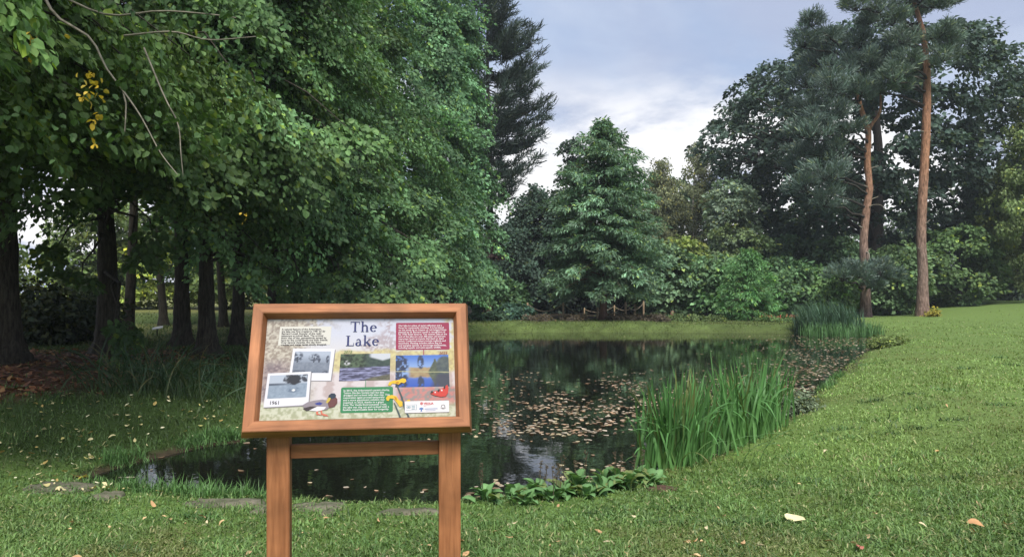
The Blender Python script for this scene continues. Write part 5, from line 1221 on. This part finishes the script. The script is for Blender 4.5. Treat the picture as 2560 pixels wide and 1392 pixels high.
# ---------------------------------------------------------------- leaves on the water and on the grass
def leaf_variants(n, seed, cols, curl):
    rg_ = np.random.default_rng(seed); o = []
    for i in range(n):
        k = 12; t = np.linspace(0, 2 * np.pi, k, endpoint=False); r = (.5 + .10 * np.cos(t) + .05 * np.cos(2 * t)) * (1 + rg_.normal(0, .06, k)); r[0] *= 1.25
        x, y = r * np.cos(t), r * .85 * np.sin(t); ph = rg_.uniform(0, 6.28)
        z = curl * (.5 * y * y * 4 * rg_.uniform(.2, 1) + rg_.uniform(-.2, .5) * x * x * 4 + .12 * np.sin(2 * t + ph))
        V = np.vstack((np.column_stack((x, y, z)), (0, 0, -.02 * curl))); j = np.arange(k)
        f = rg_.uniform(.7, 1.25); C = np.tile(np.asarray(cols[i % len(cols)]) * f, (k + 1, 1)) * rg_.uniform(.85, 1.15, (k + 1, 1))
        V[:, 2] -= V[:, 2].min()
        o.append((V, np.stack((j, (j + 1) % k, np.full(k, k)), -1), C))
    return o
WLV = leaf_variants(14, 3, ((.40, .33, .25), (.32, .24, .17), (.48, .42, .33), (.20, .13, .08), (.38, .32, .20), (.32, .21, .13), (.15, .10, .06)), .16)
WME = [npmesh('floating_leaf', V, [T], M['litter'], C, True) for V, T, C in WLV]
def float_density(x, y):
    n_ = fbm(x * .9, y * .9, 51, 4)
    core = np.exp(-(((x - 1.0 - .13 * (y - 8)) / (.85 + .07 * y)) ** 2)) * ss(y, 6.2, 7.4) * (1 - ss(y, 14, 19)) * ss(n_, .30, .58) * (.3 + ss(fbm(x * 3.1, y * 3.1, 57, 2), .35, .65))
    dR = np.interp(y, (8, 10, 14, 18, 24, 30), (2.2, 3.4, 5.9, 8.2, 11.8, 15)) - x
    strip = np.exp(-(dR / (.5 + .10 * y)) ** 2) * ss(y, 8.5, 12) * ss(n_, .25, .5)
    return np.maximum(core, strip * 1.1) + .035 * ss(n_, .4, .7) * (1 - ss(y, 16, 22)) + .002
pts = []
while len(pts) < 3400:
    py = rng.uniform(838, 1275, 4000); Y = F * (CH - ZW) / (py - HZ); X = rng.uniform(-4.5, 16, 4000); k = np.abs(X) < .8 * Y
    X, Y = X[k], Y[k]; d = sdist(X, Y); q = (d < -.03) & (rng.random(len(X)) < float_density(X, Y) * np.clip(Y / 11, .35, 1))
    pts += list(zip(X[q], Y[q]))
pts = np.array(pts[:3400]); pts = pts[np.argsort(pts[:, 1])]
isbig = np.arange(len(pts)) < 0
order_ = np.argsort(pts[:, 1] + np.where(np.abs(pts[:, 0]) > .72 * pts[:, 1], 50, 0))
for i in order_[:300]:
    s_ = rng.uniform(.025, .08); o = link('floating_leaf', WME[rng.integers(14)], None, (pts[i, 0], pts[i, 1], ZW + .004), (rng.normal(0, .06), rng.normal(0, .06), rng.uniform(0, 6.28)), (s_ * rng.uniform(.7, 1.1), s_, s_))
    tag(o, 'pale brown fallen leaf floating on the near dark water', 'leaf', 'leaves floating on the near water')
def scatter(variants, P, S, Z, tilt, rg_):
    Vs, Ts, Cs, o_ = [], [], [], 0
    for (x, y), s, z in zip(P, S, Z):
        V, T, C = variants[rg_.integers(len(variants))]; a_ = rg_.uniform(0, 6.28); ca, sa = math.cos(a_), math.sin(a_)
        W_ = V * s; W_ = np.column_stack((W_[:, 0] * ca - W_[:, 1] * sa, W_[:, 0] * sa + W_[:, 1] * ca, W_[:, 2]))
        tx, ty = rg_.normal(0, tilt, 2); W_[:, 2] += W_[:, 0] * tx + W_[:, 1] * ty
        Vs.append(W_ + (x, y, z)); Ts.append(T + o_); Cs.append(C * rg_.uniform(.8, 1.2)); o_ += len(V)
    return np.concatenate(Vs), [np.concatenate(Ts)], np.concatenate(Cs)
rest = order_[300:]
V, Fs, Cc = scatter(WLV, pts[rest], rng.uniform(.025, .075, len(rest)) * (1 + .01 * pts[rest, 1]), np.full(len(rest), ZW + .005), .04, rng)
stuff('floating_leaves', V, Fs, M['litter'], Cc, 'drift of small brown and cream leaves floating across the farther lake water', 'leaves')
# leaf litter under the limes
n = 9000; X = rng.uniform(-16, -4.2, n); Y = rng.uniform(8.5, 26, n); k = rng.random(n) < litter_amount(X, Y) * np.clip(12 / Y, .3, 1); X, Y = X[k], Y[k]
LLV = leaf_variants(12, 5, ((.20, .085, .040), (.28, .13, .06), (.15, .06, .03), (.34, .20, .09), (.24, .10, .05)), .35)
V, Fs, Cc = scatter(LLV, np.column_stack((X, Y)), rng.uniform(.06, .12, len(X)), ground(X, Y) + .01, .25, rng)
stuff('leaf_litter', V, Fs, M['litter'], Cc, 'brown carpet of dead leaves under the limes on the left', 'leaves')
# yellow leaves on the left bank and pale leaves on the near lawn: one object each
YLV = [npmesh('fallen_leaf', V, [T], M['litter'], C, True) for V, T, C in leaf_variants(12, 8, ((.55, .47, .22), (.62, .55, .30), (.50, .36, .12), (.66, .62, .42), (.45, .40, .14)), .45)]
BLV = [npmesh('fallen_leaf', V, [T], M['litter'], C, True) for V, T, C in leaf_variants(12, 11, ((.48, .34, .18), (.40, .24, .12), (.52, .44, .28), (.44, .28, .15)), .55)]
cnt = 0
while cnt < 170:
    py = rng.uniform(1015, 1205); Y = F * (CH + .1) / (py - HZ); X = fit(rng.uniform(-40, 640), Y)
    if sdist([X], [Y])[0] < .05: continue
    s_ = rng.uniform(.025, .065); cnt += 1
    tag(link('fallen_leaf', YLV[rng.integers(12)], None, (X, Y, gz(X, Y) + .035), (rng.normal(0, .3), rng.normal(0, .3), rng.uniform(0, 6.28)), s_), 'yellow fallen leaf lying in the dark grass of the left bank', 'leaf', 'yellow leaves on the left bank')
cnt = 0
while cnt < 100:
    px, py = rng.uniform(0, 2560), rng.uniform(1240, 1390) if rng.random() < .6 else rng.uniform(1000, 1390)
    Y = F * CH / (py - HZ); X = fit(px, Y)
    if sdist([X], [Y])[0] < .3 or X < -3.4: continue
    if X > .5 and rng.random() < .45: continue
    s_ = rng.uniform(.025, .055); cnt += 1
    tag(link('fallen_leaf', BLV[rng.integers(12)], None, (X, Y, gz(X, Y) + .03), (rng.normal(0, .35), rng.normal(0, .35), rng.uniform(0, 6.28)), (s_, s_ * rng.uniform(.4, .9), s_)), 'small dry brown leaf scattered on the mown lawn', 'leaf', 'dry leaves on the lawn')
for px, py, s_, c_, nm in ((1980, 1276, .10, (.66, .60, .34), 'large pale cream leaf on the lawn below the irises'), (2433, 1326, .075, (.62, .34, .16), 'orange curled leaf on the lawn at lower right'), (2148, 1382, .055, (.30, .11, .08), 'reddish leaf at the bottom edge of the lawn'), (2342, 1119, .05, (.62, .40, .18), 'small orange leaf midway up the right lawn'),
                           (205, 1150, .10, (.66, .40, .22), 'pinkish leaf curled on the left bank grass'), (212, 1160, .09, (.62, .60, .12), 'lime yellow leaf beside the pinkish one on the left bank'), (196, 1153, .0, None, '')):
    if not s_: continue
    Y = F * (CH + (.1 if px < 600 else 0)) / (py - HZ); X = fit(px, Y); V, T, C = leaf_variants(1, px, (c_,), .6)[0]
    tag(link('fallen_leaf', npmesh('fallen_leaf', V, [T], M['litter'], C, True), None, (X, Y, gz(X, Y) + .035), (.3, .1, rng.uniform(0, 6)), s_ * 1.15), nm, 'leaf')

# ---------------------------------------------------------------- near lime details: hanging bare twigs, yellow leaves, the largest leaves one by one
lr, lb = limes[10]
NEAR = .70      # these hang from the boughs that reach in from the left edge
def branch(pts_, r0, parent=None):
    P = spline([at(q[0], q[1], q[2] * NEAR) for q in pts_], 14); V, Q, T = tube(P, np.linspace(r0, r0 * .35, 14) * .8, 6)
    link('branch', npmesh('branch', V - lb, [Q, T], M['twig'], None, True), lr)
for pts_, r0 in (([(95, -40, 11), (140, 40, 10.8), (225, 95, 10.6), (265, 170, 10.5), (312, 240, 10.4), (312, 330, 10.3)], .022), ([(265, 170, 10.5), (345, 280, 10.3), (400, 380, 10.2), (445, 438, 10.1)], .012), ([(360, 120, 10.6), (410, 240, 10.4), (445, 310, 10.3), (452, 380, 10.2), (458, 442, 10.2)], .012),
                 ([(150, -10, 10.9), (270, 38, 10.6), (400, 28, 10.4), (520, 36, 10.2), (590, 45, 10.1)], .016), ([(310, 90, 10.6), (430, 80, 10.4), (520, 100, 10.3), (640, 92, 10.2)], .014)): branch(pts_, r0)
LEAF1 = []
for i in range(8):
    T, Fc = T_LEAF; V = T.copy(); g = np.random.default_rng(i); f = g.uniform(.75, 1.35)
    LEAF1.append(npmesh('leaf', V, [np.array(Fc)], M['lime'], np.tile(np.array((.048, .095, .032)) * f, (6, 1))))
YEL = [npmesh('leaf', T_LEAF[0], [np.array(T_LEAF[1])], M['lime'], np.tile(np.array(c), (6, 1))) for c in ((.42, .29, .03), (.48, .34, .05), (.32, .25, .04))]
def put_leaf(me, p_, s_):
    link('leaf', me, lr, tuple(p_ - lb), (rng.uniform(-.9, .9), rng.uniform(.1, 1.3), rng.uniform(0, 6.28)), s_)
for px, py, Y, n_, sp in ((225, 215, 9.5, 26, 24), (240, 292, 9.5, 10, 10), (70, 85, 9.5, 7, 14), (78, 112, 9.5, 6, 10), (68, 130, 9.5, 4, 8), (238, 355, 9.5, 3, 8), (165, 88, 9.5, 2, 6), (610, 540, 15.5, 5, 10)):
    for _ in range(n_): put_leaf(YEL[rng.integers(3)], at(px + rng.normal(0, sp * .6), py + rng.normal(0, sp), Y * NEAR + rng.normal(0, .1)), rng.uniform(.045, .068))
sprays = [(rng.uniform(20, 700), rng.uniform(-20, 420), rng.uniform(9.6, 10.6)) for _ in range(17)] + [(560, 330, 9.8)]
for px, py, Y in sprays:
    c = at(px, py, Y * NEAR)
    for _ in range(12): put_leaf(LEAF1[rng.integers(8)], c + rng.normal(0, 1, 3) * (.2, .15, .08) + np.array((.2, 0, -.1)) * rng.normal(0, .6), rng.uniform(.055, .09))

# ---------------------------------------------------------------- added volume: stands for lens veiling that lifts far darks to blue
HV = np.array([(x, y, z) for z in (-3, 34) for y in (-30, 125) for x in (-95, 95)], float)
hz_me = npmesh('veil_haze', HV, [np.array(((0, 2, 3, 1), (4, 5, 7, 6), (0, 1, 5, 4), (2, 6, 7, 3), (0, 4, 6, 2), (1, 3, 7, 5)))])
hm = bpy.data.materials.new('veil_volume'); hm.use_nodes = True; hn = hm.node_tree.nodes; hn.clear()
ho = hn.new('ShaderNodeOutputMaterial'); pv = hn.new('ShaderNodeVolumePrincipled')
pv.inputs['Color'].default_value = (.80, .88, 1.0, 1); pv.inputs['Density'].default_value = .00045; pv.inputs['Anisotropy'].default_value = 0.0
hm.node_tree.links.new(pv.outputs[0], ho.inputs['Volume']); hz_me.materials.append(hm)
tag(link('veil_haze', hz_me), 'added thin bluish volume standing for lens veiling over the far trees', 'veil_haze', kind='stuff')
